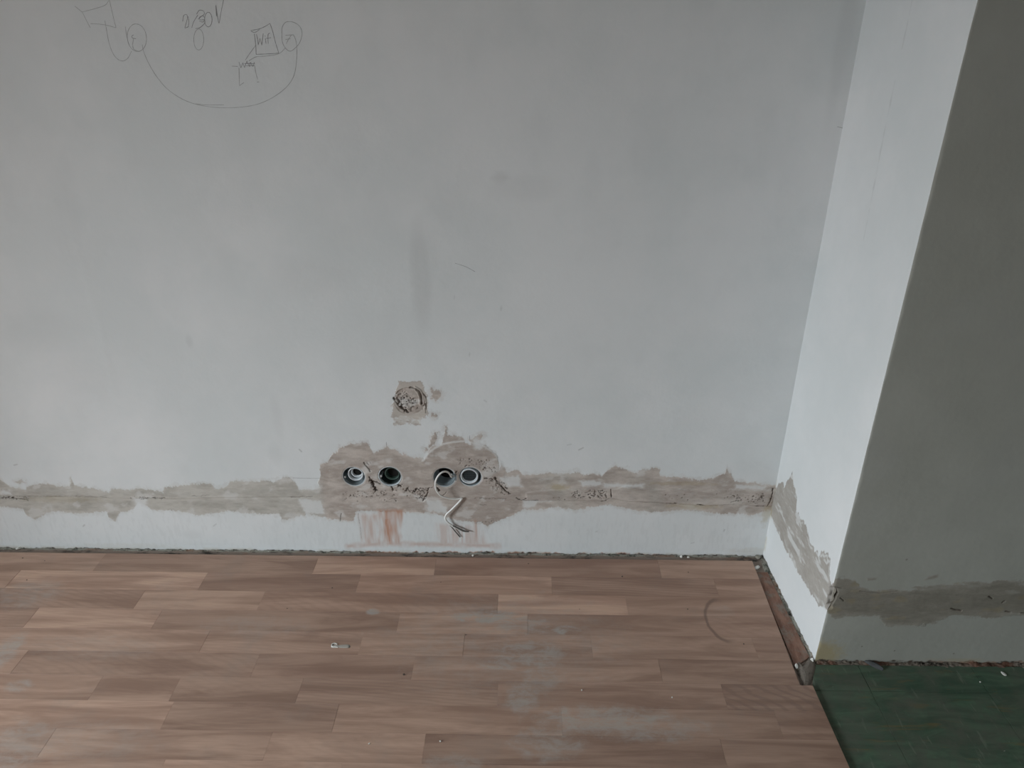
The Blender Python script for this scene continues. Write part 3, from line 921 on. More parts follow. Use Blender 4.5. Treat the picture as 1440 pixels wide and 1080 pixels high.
def ret_fn(U, Z):
    h = 0.0018 * fbm(U, Z, 2.5, 3, 202) + 0.0006 * fbm(U, Z, 12, 3, 205)
    z0 = np.zeros_like(U)
    rag = fbm(U, Z, 110, 3, 221)
    rag2 = fbm(U * 1.0, Z * 0.45, 90, 3, 225)
    wu = U + 0.006 * fbm(U, Z, 28, 3, 214)
    s = np.minimum(np.interp(wu, tru, trz) + 0.034 * fbm(U, Z * 0.12, 48, 4, 227) - Z, Z - np.interp(wu, bru, brz) + 0.006 * rag2) + 0.003 * rag + 0.003 * fbm(U, Z, 330, 2, 229)
    P = sstep(-0.002, 0.0026, s)
    st = fbm(U * 0.42 + 0.1 * Z, Z * 1.1, 46, 4, 231)
    W = 0.85 * sstep(0.10, 0.40, st)
    W = np.maximum(W, 0.9 * sstep(0.008, 0.002, np.abs(s - 0.012)) * sstep(0.0, 0.3, fbm(U, Z, 18, 2, 235)))
    T = np.clip(0.12 + 0.5 * fbm(U, Z, 20, 4, 241), 0, 1)
    h = h + P * (0.0003 + 0.0013 * fbm(U * 1.2, Z, 22, 4, 251) + 0.0006 * rag)
    foot = 0.006 + 0.006 * fbm(U, Z * 0, 80, 3, 261)
    ft = sstep(0.003, -0.001, Z - SUB - foot)
    D = 0.85 * ft
    S = 0.12 * sstep(0.3, 0.6, fbm(U, Z, 5, 4, 263))
    ln = pdist(U, Z, conv(FR, [(1283, 0), (1247, 170), (1215, 335)]))
    S = np.maximum(S, 0.45 * sstep(0.0035, 0.0006, ln + 0.004 * fbm(U, Z, 60, 2, 265)) * sstep(-0.35, 0.2, fbm(U * 0, Z, 45, 3, 267)))
    Y = np.maximum(0.7 * sstep(0.02, 0.0, U) * sstep(0.0, 0.5, fbm(U, Z, 22, 3, 271)) * (Z < 0.32) , 0.15 * ft)
    for px, py, dk in [(1114, 666, 0.8)]:
        u, z = FR.uz(px, py)
        D = np.maximum(D, dk * sstep(0.004, 0.001, np.hypot(U - u, (Z - z) * 0.6)))
    e = (np.abs(Z - np.mean(CHZ)) < abs(CHZ[0] - CHZ[1]) / 2 * 1.1) & (WR - U < 0.013)
    P = np.where(e, 1, P)
    T = np.where(e, 0.0, T); W = np.where(e, 0, W)
    h = h * sstep(-0.01, 0.006, U) * sstep(0.0, 0.01, WR - U)
    return dict(h=h, P=P, T=T, D=D, R=z0, Y=Y, S=S, W=W)


us = np.append(np.arange(-0.012, WR - 0.0006, 0.0017), WR)
zs_r = np.concatenate([np.arange(SUB - 0.004, 0.42, 0.0017), np.arange(0.42, 2.6, 0.009)])
wall_return, mk, pf, cu, cz = grid_wall('wall_right', FR, us, zs_r, ret_fn, M['return'], (), lambda U, Z: corner_off(WR - U, Z))
mk('filler_strip', pf, wall_return)

# ---- the dark front face of the projection
TF = [(1160, 812), (1170, 815), (1180, 813), (1192, 812), (1203, 816), (1209, 826), (1231, 831), (1259, 829), (1280, 830), (1292, 825), (1326, 822), (1370, 819), (1414, 817), (1440, 819), (1700, 818)]
BFr = [(1150, 855), (1160, 858), (1173, 871), (1192, 866), (1237, 866), (1245, 880), (1287, 881), (1314, 876), (1337, 866), (1398, 869), (1440, 863), (1700, 868)]
tfu, tfz = edge_fn(FF, TF)
bfu, bfz = edge_fn(FF, BFr)
FCR = [(conv(FF, [(1174, 826), (1177, 833), (1172, 846), (1167, 853)]), 0.0030, 0.006, 1.0),
       (conv(FF, [(1170, 850), (1163, 857), (1160, 857)]), 0.0022, 0.005, 1.0),
       (conv(FF, [(1176, 826), (1184, 827)]), 0.0012, 0.003, 0.7),
       (conv(FF, [(1182, 841), (1187, 845)]), 0.0014, 0.003, 0.7),
       (conv(FF, [(1338, 856), (1344, 858), (1352, 859)]), 0.0022, 0.004, 0.9),
       (conv(FF, [(1391, 839), (1396, 842)]), 0.0016, 0.003, 0.8),
       (conv(FF, [(1410, 848), (1413, 846)]), 0.0024, 0.003, 0.8), (conv(FF, [(1415, 860), (1421, 861)]), 0.0020, 0.003, 0.8),
       (conv(FF, [(1436, 862), (1450, 863)]), 0.0014, 0.003, 0.8),
       (conv(FF, [(1209, 831), (1240, 834), (1262, 831)]), 0.0008, 0.0016, 0.4)]


def front_fn(U, Z):
    h = 0.0018 * fbm(U, Z, 2.5, 3, 302) + 0.0006 * fbm(U, Z, 12, 3, 305)
    z0 = np.zeros_like(U)
    rag = fbm(U, Z, 110, 3, 321)
    wu = U + 0.004 * fbm(U, Z, 34, 3, 314)
    ragh = fbm(U * 0.3, Z, 110, 3, 325)
    s = np.minimum(np.interp(wu, tfu, tfz) - Z, Z - np.interp(wu, bfu, bfz)) + 0.009 * ragh + 0.004 * rag + 0.004 * fbm(U, Z, 330, 2, 327)
    for pts in ([(1300, 816), (1306, 811), (1318, 808), (1318, 812), (1308, 815)], [(1220, 813), (1232, 813), (1231, 815), (1221, 816)]):
        s = np.maximum(s, sdpoly(wu, Z, conv(FF, pts)) + 0.002 * rag)
    P = sstep(-0.004, 0.005, s)
    T = np.clip(0.34 + 0.55 * fbm(U * 0.5, Z * 1.4, 24, 4, 341), 0, 1) + 0.30 * sstep(0.02, 0.0, s)
    def lvl(pts):
        p = np.array(conv(FF, pts)); o = np.argsort(p[:, 0]); return np.interp(U, p[o, 0], p[o, 1])
    hi = lvl([(1165, 832), (1210, 831), (1250, 835), (1290, 830), (1330, 835), (1380, 836), (1440, 837), (1700, 837)]) + 0.0015 * rag
    lo = lvl([(1165, 862), (1230, 862), (1290, 862), (1330, 860), (1380, 860), (1440, 863), (1700, 863)]) + 0.0015 * rag
    sl = sstep(-0.003, 0.005, np.minimum(hi - Z, Z - lo) + 0.002 * rag)
    T = T - 0.25 * sl
    h = h + P * (0.0003 + 0.0010 * fbm(U, Z, 22, 4, 351)) - 0.0008 * sl
    W = 0.5 * sstep(0.22, 0.5, fbm(U * 0.5, Z * 1.6, 30, 4, 355)) * (1 - sl)
    D = z0 * 0
    for pts, hw, dp, dk in FCR:
        dd = pdist(U, Z, pts) + hw * 0.6 * rag
        k = sstep(hw + 0.0009, hw * 0.35, dd)
        h = h - dp * k
        D = np.maximum(D, dk * k)
    u1, z1 = FF.uz(1275, 787)
    D = np.maximum(D, 0.5 * sstep(0.004, 0.0015, np.hypot(U - u1, Z - z1)))
    u1, z1 = FF.uz(1343, 294)
    D = np.maximum(D, 0.6 * sstep(0.003, 0.001, np.hypot((U - u1) * .6, Z - z1)))
    for (x, y) in [(1212, 909), (1341, 919), (1258, 915)]:
        u1, z1 = FF.uz(x, y)
        D = np.maximum(D, 0.7 * sstep(0.003, 0.001, np.hypot(U - u1, Z - z1)))
    Y = 1.0 * blob(U, Z, FF, 1152, 919, 34, 19, 0.3 * rag)
    Y = np.maximum(Y, 0.4 * sstep(0.012, 0.002, Z - SUB - 0.012) * sstep(-.2, .4, fbm(U, Z * 0, 14, 2, 357)))
    Y = np.maximum(Y, 0.3 * sstep(0.25, 0.5, fbm(U, Z * 2, 16, 3, 359)) * P)
    foot = 0.008 + 0.007 * fbm(U, Z * 0, 60, 3, 361)
    ft = sstep(0.0025, -0.001, Z - SUB - foot)
    R = 0.45 * ft * sstep(0.0, 0.3, fbm(U, Z, 30, 3, 363)) * (U > 0.28)
    D = np.maximum(D, ft * np.clip(0.8 + rag, 0, 1) * (1 - R))
    S = 0.25 * sstep(0.1, 0.5, fbm(U, Z, 6, 4, 365))
    e = (np.abs(Z - np.mean(CHZ)) < abs(CHZ[0] - CHZ[1]) / 2 * 1.1) & (U < 0.012)
    P = np.where(e, 1, P); T = np.where(e, 0.1, T); W = np.where(e, 0, W)
    h = h * sstep(0.0, 0.008, U)
    return dict(h=h, P=P, T=np.clip(T, 0, 1), D=np.clip(D, 0, 1), R=R, Y=Y, S=S, W=W)


us = np.concatenate([np.arange(0, 0.78, 0.0017), np.arange(0.78, 1.7, 0.02)])
zs_f = np.concatenate([np.arange(SUB - 0.004, 0.36, 0.0017), np.arange(0.36, 2.6, 0.009)])
zs_f = zs_r
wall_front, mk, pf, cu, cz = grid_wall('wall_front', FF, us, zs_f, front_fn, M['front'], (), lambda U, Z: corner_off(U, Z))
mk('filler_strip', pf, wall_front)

# ---- left wall with the window the daylight comes through (outside the picture)
WY0, WY1, WZ0, WZ1 = -1.9, 0.6, 0.03, 1.70
LY1 = float(AL[1]) + 0.3


def box_mesh(boxes):
    V, F = [], []
    for (x0, y0, z0, x1, y1, z1) in boxes:
        b = len(V)
        V += [(x0, y0, z0), (x1, y0, z0), (x1, y1, z0), (x0, y1, z0), (x0, y0, z1), (x1, y0, z1), (x1, y1, z1), (x0, y1, z1)]
        F += [(b, b + 3, b + 2, b + 1), (b + 4, b + 5, b + 6, b + 7), (b, b + 1, b + 5, b + 4), (b + 1, b + 2, b + 6, b + 5), (b + 2, b + 3, b + 7, b + 6), (b + 3, b, b + 4, b + 7)]
    return V, F


M['plain_wall'] = plain('plain_wall_paint', (0.70, 0.71, 0.71), 0.85, 0.2, 0.04, 6)
V, F = box_mesh([(LEFTX - 0.3, -2.6, -0.3, LEFTX, WY0, 2.6), (LEFTX - 0.3, WY1, -0.3, LEFTX, LY1, 2.6), (LEFTX - 0.3, WY0, -0.3, LEFTX, WY1, WZ0), (LEFTX - 0.3, WY0, WZ1, LEFTX, WY1, 2.6)])
o = mesh_obj('wall_left', V, F, M['plain_wall'])
o['kind'] = 'structure'

V, F = box_mesh([(LEFTX - 0.3, -2.6, 2.58, 3.2, float(A0[1]) + 0.4, 2.75)])
o = mesh_obj('ceiling', V, F, M['plain_wall'])
o['kind'] = 'structure'

# ================================================================== FLOOR
V, F = box_mesh([(LEFTX - 0.3, -2.6, SUB - 0.06, 3.2, float(A0[1]) + 0.4, SUB)])
floor = mesh_obj('floor', V, F, M['sub'])
floor['kind'] = 'structure'


def prism(poly, z0, z1, ch=0.00025):
    """convex polygon -> slab with chamfered top edge"""
    P = [np.array(p[:2]) for p in poly]
    c = sum(P) / len(P)
    n = len(P)
    ins = []
    for p in P:
        v = c - p
        ins.append(p + np.sign(v) * ch)
    V = [(*p, z0) for p in P] + [(*p, z1 - ch) for p in P] + [(*p, z1) for p in ins]
    F = [tuple(range(n - 1, -1, -1)), tuple(2 * n + i for i in range(n))]
    for r in range(2):
        for i in range(n):
            j = (i + 1) % n
            F.append((r * n + i, r * n + j, (r + 1) * n + j, (r + 1) * n + i))
    return V, F


rows = [783.3, 810, 835.5, 862.3, 890.7, 923, 956.6, 992, 1032, 1074]
ry = [float(on_z(600, v)[1]) for v in rows]
PW = (ry[0] - ry[-1]) / 9
ry = [ry[0] - PW * i * 0.5 - (ry[0] - ry[i]) * 0.5 for i in range(10)]
while ry[-1] > -0.75:
    ry.append(ry[-1] - PW)
ends = {0: [135, 443, 612, 927], 1: [10, 282, 503, 776, 1006], 2: [192, 365, 700, 881], 3: [37, 217, 560, 742, 995], 4: [-60, 285, 507, 652, 832, 1060], 5: [20, 357, 581, 928],
        6: [-40, 130, 243, 420, 700, 1017], 7: [-60, 232, 471, 790, 1093], 8: [60, 375, 596, 1016], 9: [228, 480, 860]}
# lightness, redness of the strips from left to right (guided by the photograph)
tones = {0: [(.62, .1), (.42, .2), (.75, .25), (.45, .5), (.55, .25)], 1: [(.6, .1), (.8, .1), (.42, .3), (.78, .35), (.45, .4), (.62, .3)], 2: [(.55, .1), (.45, .3), (.6, .1), (.55, .35), (.85, .3), (.55, .35)],
         3: [(.5, .2), (.72, .1), (.38, .2), (.66, .15), (.5, .3), (.48, .5)], 4: [(.55, .1), (.6, .1), (.5, .2), (.58, .1), (.55, .2), (.5, .25), (.48, .3)], 5: [(.6, .0), (.62, .1), (.35, .2), (.36, .3), (.5, .2), (.42, .2)],
         6: [(.5, .1), (.52, .1), (.45, .1), (.35, .1), (.38, .15), (.45, .2), (.42, .2)], 7: [(.6, .1), (.62, .1), (.36, .1), (.55, .1), (.45, .15), (.42, .3)], 8: [(.5, .1), (.45, .1), (.55, .1), (.3, .2), (.4, .2)], 9: [(.4, .1), (.7, .0), (.5, .1), (.4, .2)]}
wavy = {(6, 4): 0.5, (6, 6): 1.0, (1, 4): 0.7, (4, 4): .4, (2, 1): .5}
eA, eB = on_z(1058, 789), on_z(1129, 973)
eC, eD = on_z(1148, 975), on_z(1195, 1080)


def edge_x(y, i):
    a, b = (eA, eB) if i < 6 else (eC, eD)
    return float(a[0] + (b[0] - a[0]) * (y - a[1]) / (b[1] - a[1]))


rnd = random.Random(3)
G = 0.00012
for i in range(len(ry) - 1):
    y1, y0 = ry[i], ry[i + 1]
    if i in ends:
        xs = [float(on_z(px, rows[i] + (rows[min(i + 1, 9)] - rows[i]) * 0.5 if i < 9 else 1078)[0]) for px in ends[i]]
    else:
        xs = [-1.0 + rnd.random() * 0.3 + k * 0.47 for k in range(4)]
    x = xs[0]
    while x > LEFTX + 0.25:
        x -= rnd.uniform(0.36, 0.52)
        xs.insert(0, max(x, LEFTX + 0.012))
    tn = tones.get(i, [])
    ntot = len(xs)
    for k in range(ntot):
        xa = xs[k]
        if k + 1 < ntot:
            xb0 = xb1 = xs[k + 1]
        else:
            xb0, xb1 = edge_x(y0, i), edge_x(y1, i)
        ki = k - (ntot - len(tn)) + 0
        jit = rnd.uniform(-0.0002, 0.0002)
        V, F = prism([(xa + G, y0 + G), (xb0 - G, y0 + G), (xb1 - G, y1 - G), (xa + G, y1 - G)], SUB + 0.0008, jit)
        # mesh_obj expects world-space vertices
        o = mesh_obj('plank', V, F, M['laminate'], floor)
        t_ = tn[ki + 0] if 0 <= ki < len(tn) else (rnd.uniform(.35, .65), rnd.uniform(0, .3))
        wv_ = wavy.get((i, ki), rnd.choice([0.0, 0.0, 0.15, 0.3]))
        o.color = (t_[0], t_[1], wv_, 1)

# vinyl tiles of the neighbouring floor, right of the laminate
sy = float(on_z(1300, 974, SUB)[1])
sx0 = float(on_z(1225, 974, SUB)[0])
TS = float(on_z(1389, 974, SUB)[0]) - sx0
VT = SUB + 0.0026
fy_ = float(B0[1])
slope = dB[1] / dB[0]
xw0 = float(B0[0])
xs = [sx0 - TS * 1, sx0, sx0 + TS, sx0 + 2 * TS, sx0 + 3 * TS, sx0 + 4 * TS]
g = 0.0006
for k in range(len(xs) - 1):
    xa, xb = xs[k], xs[k + 1]
    if k == 0:
        xl = float(on_z(1149, 955, SUB)[0])
        poly = [(float(on_z(1143, 974, SUB)[0]), sy + g), (xb - g, sy + g), (xb - g, fy_ + slope * (xb - xw0) - 0.012), (float(on_z(1149, 944, SUB)[0]), fy_ - 0.012)]
    else:
        poly = [(xa + g, sy + g), (xb - g, sy + g), (xb - g, fy_ + slope * (xb - xw0) - 0.012), (xa + g, fy_ + slope * (xa - xw0) - 0.012)]
    V, F = prism(poly, SUB + 0.0002, VT + rnd.uniform(-.0002, .0002), 0.0003)
    mesh_obj('vinyl_tile', V, F, M['vinyl'], floor)
    for j in range(7):
        ya, yb = sy - TS * (j + 1), sy - TS * j
        V, F = prism([(xa + g, ya + g), (xb - g, ya + g), (xb - g, yb - g), (xa + g, yb - g)], SUB + 0.0002, VT - 0.0004 + rnd.uniform(-.0002, .0002), 0.0003)
        mesh_obj('vinyl_tile', V, F, M['vinyl'], floor)

# painted board showing in the gap beside the return
bp = [on_z(1063, 806, SUB), on_z(1079, 806, SUB), on_z(1138, 925, SUB), on_z(1118, 940, SUB)]
bp = [(bp[3][0], bp[3][1]), (bp[2][0], bp[2][1]), (bp[1][0], bp[1][1]), (bp[0][0], bp[0][1])]
V, F = prism(bp, SUB + 0.0001, SUB + 0.0045, 0.001)
o = mesh_obj('painted_board', V, F, M['board'], floor)
o['label'] = 'worn red-brown board lying in the gap'


def rough_strip(name, P0, P1, inward, width, height, seed, mat, step=0.0022, base=SUB, prof=None, u_fade=None):
    """crumbly edge of mortar lying against a wall"""
    P0, P1 = np.array(P0[:2]), np.array(P1[:2])
    L = np.linalg.norm(P1 - P0)
    T = (P1 - P0) / L
    I = np.array(inward[:2]); I = I / np.linalg.norm(I)
    nu = int(L / step) + 1
    nv = int(width / step) + 1
    U, Vv = np.meshgrid(np.linspace(0, L, nu), np.linspace(0, 1, nv), indexing='ij')
    wloc = width * (0.72 + 0.40 * fbm(U, U * 0, 22, 3, seed))
    X = U[..., None] * T + (Vv * wloc)[..., None] * I + P0
    n = fbm(U, Vv * width, 70, 4, seed + 3)
    n2 = fbm(U, Vv * width, 260, 3, seed + 7)
    hgt = height * np.clip((1 - Vv) ** 0.7 * (0.65 + 0.9 * n) + 0.28 * n2, 0, 3)
    hgt = hgt * sstep(1.0, 0.85, Vv)
    Zz = base - 0.0004 + hgt
    co = np.concatenate([X, Zz[..., None]], -1).reshape(-1, 3)
    idx = np.arange(nu * nv).reshape(nu, nv)
    q = np.stack([idx[:-1, :-1], idx[1:, :-1], idx[1:, 1:], idx[:-1, 1:]], -1).reshape(-1, 4)
    if np.cross(T, I) < 0:
        q = q[:, ::-1]
    o = mesh_obj(name, co, q, mat, floor, True)
    o['kind'] = 'stuff'
    return o


rough_strip('mortar_edge', A0, AL, FB.N, 0.011, 0.0036, 401, M['rubble'])
rough_strip('mortar_edge', A0, B0, FR.N, 0.019, 0.009, 421, M['rubble'])
rough_strip('mortar_edge', B0, BR, FF.N, 0.024, 0.008, 441, M['rubble_dark'])
c0, c1 = on_z(1121, 930, SUB), on_z(1131, 970, SUB)


def lump(name, loc, sx, sy, sz, seed, mat, sub=2, parent=None, rot=0.0):
    bm = bmesh.new()
    bmesh.ops.create_icosphere(bm, subdivisions=sub, radius=1.0)
    r = np.random.RandomState(seed)
    pl = [(Vector(r.normal(size=3)).normalized(), r.uniform(0.55, 0.9)) for _ in range(9)]
    for v in bm.verts:
        for n_, d_ in pl:
            k = v.co.dot(n_)
            if k > d_:
                v.co -= n_ * (k - d_)
        v.co *= 1 + r.uniform(-0.06, 0.06)
    Rm = Matrix.Rotation(rot, 3, 'Z')
    zmin = min(v.co.z for v in bm.verts)
    V = []
    for v in bm.verts:
        q = Rm @ Vector((v.co.x * sx, v.co.y * sy, 0))
        V.append((q.x + loc[0], q.y + loc[1], (v.co.z - zmin) * sz + loc[2]))
    F = [tuple(x.index for x in f.verts) for f in bm.faces]
    bm.free()
    return V, F


# cement smear bridging the end of the board and the projection's corner
cm = [on_z(x, y, SUB) for x, y in [(1117, 926), (1128, 936), (1143, 921), (1149, 938), (1143, 958), (1133, 972), (1126, 962), (1120, 945)]]
ctr = sum(cm) / len(cm)
V = [(ctr[0], ctr[1], SUB + 0.0075)]
F = []
NR = 5
n = 40
loop = []
cmr = catmull(cm + [cm[0]], 5)[:-1]
rr_ = np.random.RandomState(9)
for q_ in range(1, NR + 1):
    f = q_ / NR
    for p in cmr:
        V.append((ctr[0] + (p[0] - ctr[0]) * f, ctr[1] + (p[1] - ctr[1]) * f, SUB + 0.0075 * (1 - f ** 2.2) + rr_.uniform(-.0007, .001) * (f < 1) + (0.0002 if f < 1 else -0.001)))
k = len(cmr)
for i in range(k):
    F.append((0, 1 + i, 1 + (i + 1) % k))
    for q_ in range(NR - 1):
        a = 1 + q_ * k
        F.append((a + i, a + k + i, a + k + (i + 1) % k, a + (i + 1) % k))
o = mesh_obj('cement_smear', V, F, M['cement'], floor, True)
bm = bmesh.new(); bm.from_mesh(o.data); bmesh.ops.recalc_face_normals(bm, faces=bm.faces); bm.to_mesh(o.data); bm.free()

# ---- single loose crumbs
def crumb(label, px, py, z, s, seed, mat, flat=0.6, group=None, cat='crumb', name='plaster_crumb'):
    p = on_z(px, py, z)
    V, F = lump(name, (p[0], p[1], z), s[0], s[1], s[2] * flat, seed, mat, 2, rot=seed * 1.3)
    o = mesh_obj(name, V, F, mat)
    o['label'] = label
    o['category'] = cat
    if group:
        o['group'] = group
    return o


crumb('white plaster flake in the wall gap at the far left', 27, 771.5, SUB + 0.002, (0.011, 0.007, 0.006), 3, M['crumb'])
crumb('larger white crumb of the pair in the gap left of the inner corner', 958, 784, SUB + 0.002, (0.006, 0.005, 0.006), 4, M['crumb'])
crumb('smaller white crumb of the pair in the gap left of the inner corner', 968, 784.5, SUB + 0.002, (0.004, 0.004, 0.005), 5, M['crumb'])
crumb('white crumb in the gap below the hanging cable', 665, 782, SUB + 0.002, (0.005, 0.004, 0.005), 6, M['crumb'])
crumb('pale plaster chunk in the gap at the foot of the inner corner', 1065.5, 785.5, SUB + 0.001, (0.010, 0.011, 0.012), 8, M['rubble'])
crumb('white flake at the top of the red-brown board beside the laminate edge', 1064.5, 799, SUB + 0.001, (0.007, 0.012, 0.007), 9, M['crumb'])
crumb('pale crumb at the lower end of the red-brown board', 1119, 938, SUB + 0.001, (0.006, 0.010, 0.008), 12, M['crumb'])
crumb('pale lump on the corner where dark wall meets green vinyl', 1142, 930, SUB + 0.001, (0.006, 0.006, 0.010), 13, M['crumb'])
crumb('dark slate-grey mortar chunk at the foot of the dark wall', 1229, 937, SUB + 0.001, (0.032, 0.009, 0.010), 14, M['slate'], 0.7)
crumb('white speck on the green vinyl near the right picture edge', 1378, 959.5, VT, (0.003, 0.003, 0.003), 15, M['crumb'])
crumb('larger whitish flake on the green vinyl by the dark wall', 1411, 948, VT, (0.009, 0.006, 0.003), 16, M['crumb'])
for i, (x, y, s, m, lb) in enumerate([
        (875, 811, .0030, 'crumb_dark', 'dark grain on the second laminate row below the right wall section'), (968, 805, .0022, 'crumb_dark', 'tiny dark grain on the first laminate row near the inner corner'),
        (743, 793, .0020, 'crumb_dark', 'tiny dark grain on the first laminate row right of the cable'), (467, 827, .0024, 'crumb_dark', 'dark grain on the second laminate row below the leftmost socket box'),
        (404, 856, .0022, 'crumb_dark', 'dark grain on the third laminate row left of centre'), (815, 757 + 100, .0018, 'crumb_dark', 'tiny dark grain on the third laminate row right of centre'),
        (967, 857, .0022, 'crumb_dark', 'tiny dark grain near the brown half ring'), (1046, 906, .0026, 'crumb_dark', 'dark grain near the right edge of the laminate'),
        (32, 785, .0022, 'crumb_dark', 'dark grain on the first laminate row below the far left flake'), (63, 789, .0020, 'crumb_dark', 'second dark grain on the first laminate row at far left'),
        (38, 816, .0026, 'crumb_dark', 'dark grain on the second laminate row at far left'), (568, 949, .0034, 'crumb_dark', 'dark knotty grain at the end of a pale strip, floor centre'),
        (945, 981, .0026, 'crumb', 'white grain on the laminate right of the plaster dust'), (619, 1043, .0028, 'crumb', 'white grain on the laminate at bottom centre'),
        (519, 1046, .0024, 'crumb', 'small pale grain at bottom left of centre'), (818, 971, .0026, 'crumb', 'white grain on the dusty laminate patch'),
        (655, 893, .0020, 'crumb_dark', 'tiny dark grain left of the dust patch'), (620, 819, .0016, 'crumb_dark', 'tiny dark grain on the second laminate row at centre')]):
    crumb(lb, x, y, 0.0002, (s, s * 0.85, s), 30 + i, M[m], 0.6, cat='grain', name='loose_grain')

# hook-shaped smear of filler squeezed onto the laminate
def smear_poly(label, pts_px, hgt, mat):
    cp = catmull([on_z(x, y, 0.0002) for x, y in pts_px] + [on_z(*pts_px[0], 0.0002)], 4)[:-1]
    c = sum(cp) / len(cp)
    n = len(cp)
    r = np.random.RandomState(4)
    V = [(c[0], c[1], 0.0002 + hgt)]
    F = []
    for q, f in enumerate((0.45, 0.8, 1.0)):
        for p in cp:
            V.append((c[0] + (p[0] - c[0]) * f, c[1] + (p[1] - c[1]) * f, 0.0001 + hgt * (1 - f ** 3) * r.uniform(0.6, 1.2)))
    for i in range(n):
        j = (i + 1) % n
        F.append((0, 1 + i, 1 + j))
        for q in range(2):
            a = 1 + q * n
            F.append((a + i, a + n + i, a + n + j, a + j))
    F.append(tuple(1 + 2 * n + i for i in range(n - 1, -1, -1)))
    o = mesh_obj('filler_smear', V, F, mat, None, True)
    o['label'] = label
    o['category'] = 'smear'
    return o


M['smear'] = plain('grey_filler', (0.42, 0.39, 0.35), 0.9, 0.1, 0.15, 120)
sm = smear_poly('small tongue-shaped grey filler smear on the laminate left of centre', [(465.5, 908), (469, 906), (475, 907.5), (481, 906.6), (490, 906.3), (492.5, 908.5), (491, 911), (484, 911.2), (476, 910.8), (470, 911.2), (466, 910.5)], 0.0014, M['smear'])
cv = catmull([on_z(x, y, 0.0012) for x, y in [(475, 910.5), (471.5, 909.5), (467, 909), (467, 905.8), (471, 904.6), (474, 906.0)]], 4)
V, F = tube_mesh(cv, 0.0014, 6)
mesh_obj('smear_curl', V, F, M['crumb'], sm)

# ================================================================== SOCKET BOXES
def lathe(profile, seg=48, cut=None):
    V, F = [], []
    n = len(profile)
    for k in range(seg):
        a = 2 * math.pi * k / seg
        for (r, d) in profile:
            V.append((r * math.cos(a), d, r * math.sin(a)))
    for k in range(seg):
        k2 = (k + 1) % seg
        for i in range(n - 1):
            F.append((k * n + i, k * n + i + 1, k2 * n + i + 1, k2 * n + i))
    return V, F


def place(F_, hu, hz, V, out=0.0):
    """local (x=right in picture, y=into the wall, z=up) -> world"""
    o = []
    for (x, y, z) in V:
        p = F_.P(hu - x, hz + z, out - y)
        o.append(tuple(p))
    return o


def part(name, parent, mat, VF, hu, hz, out=0.0, smooth=True, label=None):
    V, F = VF
    o = mesh_obj(name, place(FB, hu, hz, V, out), F, mat, parent, smooth)
    if label:
        o['label'] = label
    return o


def corrugated(r_out, r_in, y0, y1, pitch=0.0045, amp=0.0016):
    prof = []
    y = y0
    n = max(2, int((y1 - y0) / pitch))
    for k in range(n):
        a = y0 + (y1 - y0) * k / n
        b = (y1 - y0) / n
        prof += [(r_out, a), (r_out, a + b * 0.45), (r_out - amp, a + b * 0.6), (r_out - amp, a + b * 0.95)]
    prof = prof[::-1]
    inner = []
    for k in range(n):
        a = y0 + (y1 - y0) * k / n
        b = (y1 - y0) / n
        inner += [(r_in, a), (r_in, a + b * 0.45), (r_in - amp * .6, a + b * 0.6), (r_in - amp * .6, a + b * 0.95)]
    return lathe(prof + inner, 40)


def shifted(VF, dx=0.0, dz=0.0, tiltx=0.0, tiltz=0.0):
    V, F = VF
    return [(x + dx + y * tiltx, y, z + dz + y * tiltz) for (x, y, z) in V], F


R0 = 0.0364


def rim(i):
    hu, hz, _ = HOLES[i]
    part('rim', roots[i], M['rim'], lathe([(R0 + 0.0006, 0.0102), (R0 + 0.0010, 0.0014), (R0 - 0.0016, 0.0010), (R0 - 0.0032, 0.0098), (R0 + .0006, 0.0102)], 56), hu, hz, label='pale grey rim')


shell_prof = [(R0 + 0.0006, 0.046), (R0 + 0.0006, 0.0025), (R0 + 0.0004, 0.0016), (R0 - 0.0022, 0.0016), (R0 - 0.0026, 0.0030), (R0 - 0.0030, 0.043), (R0 - 0.008, 0.0445), (0.0, 0.0445)]


def shell(parent, mat, i, seg=56):
    hu, hz, hr = HOLES[i]
    k = hr / 0.0362
    VF = lathe([(r * k, d) for r, d in shell_prof], seg)
    return part('shell', parent, mat, VF, hu, hz, 0.0)


def lug(parent, hu, hz, ang, mat=None, r=0.030):
    V, F = [], []
    ca, sa = math.cos(ang), math.sin(ang)
    Vv, Ff = tube_mesh([(ca * r, 0.004, sa * r), (ca * r, 0.030, sa * r)], [0.0042, 0.0042], 12)
    o = part('screw_lug', parent, mat or M['shell_grey'], (Vv, Ff), hu, hz, 0, False)
    Vv, Ff = tube_mesh([(ca * r, 0.0030, sa * r), (ca * r, 0.0050, sa * r)], [0.0026, 0.0026], 12)
    part('screw', o, M['screw'], (Vv, Ff), hu, hz, 0, False)
    return o


grp = 'round flush socket boxes in the wall'
labs = ['leftmost round socket box with pale conduit end inside', 'second round socket box from left, dark inside with dark green conduit',
        'third round socket box from left with the white cable coming out', 'rightmost round socket box with white ring and black grid inside']
roots = []
for i in range(4):
    hu, hz, hr = HOLES[i]
    t = thing('socket_box', labs[i], 'socket box', tuple(FB.P(hu, hz - 0.035, 0)), grp)
    roots.append(t)

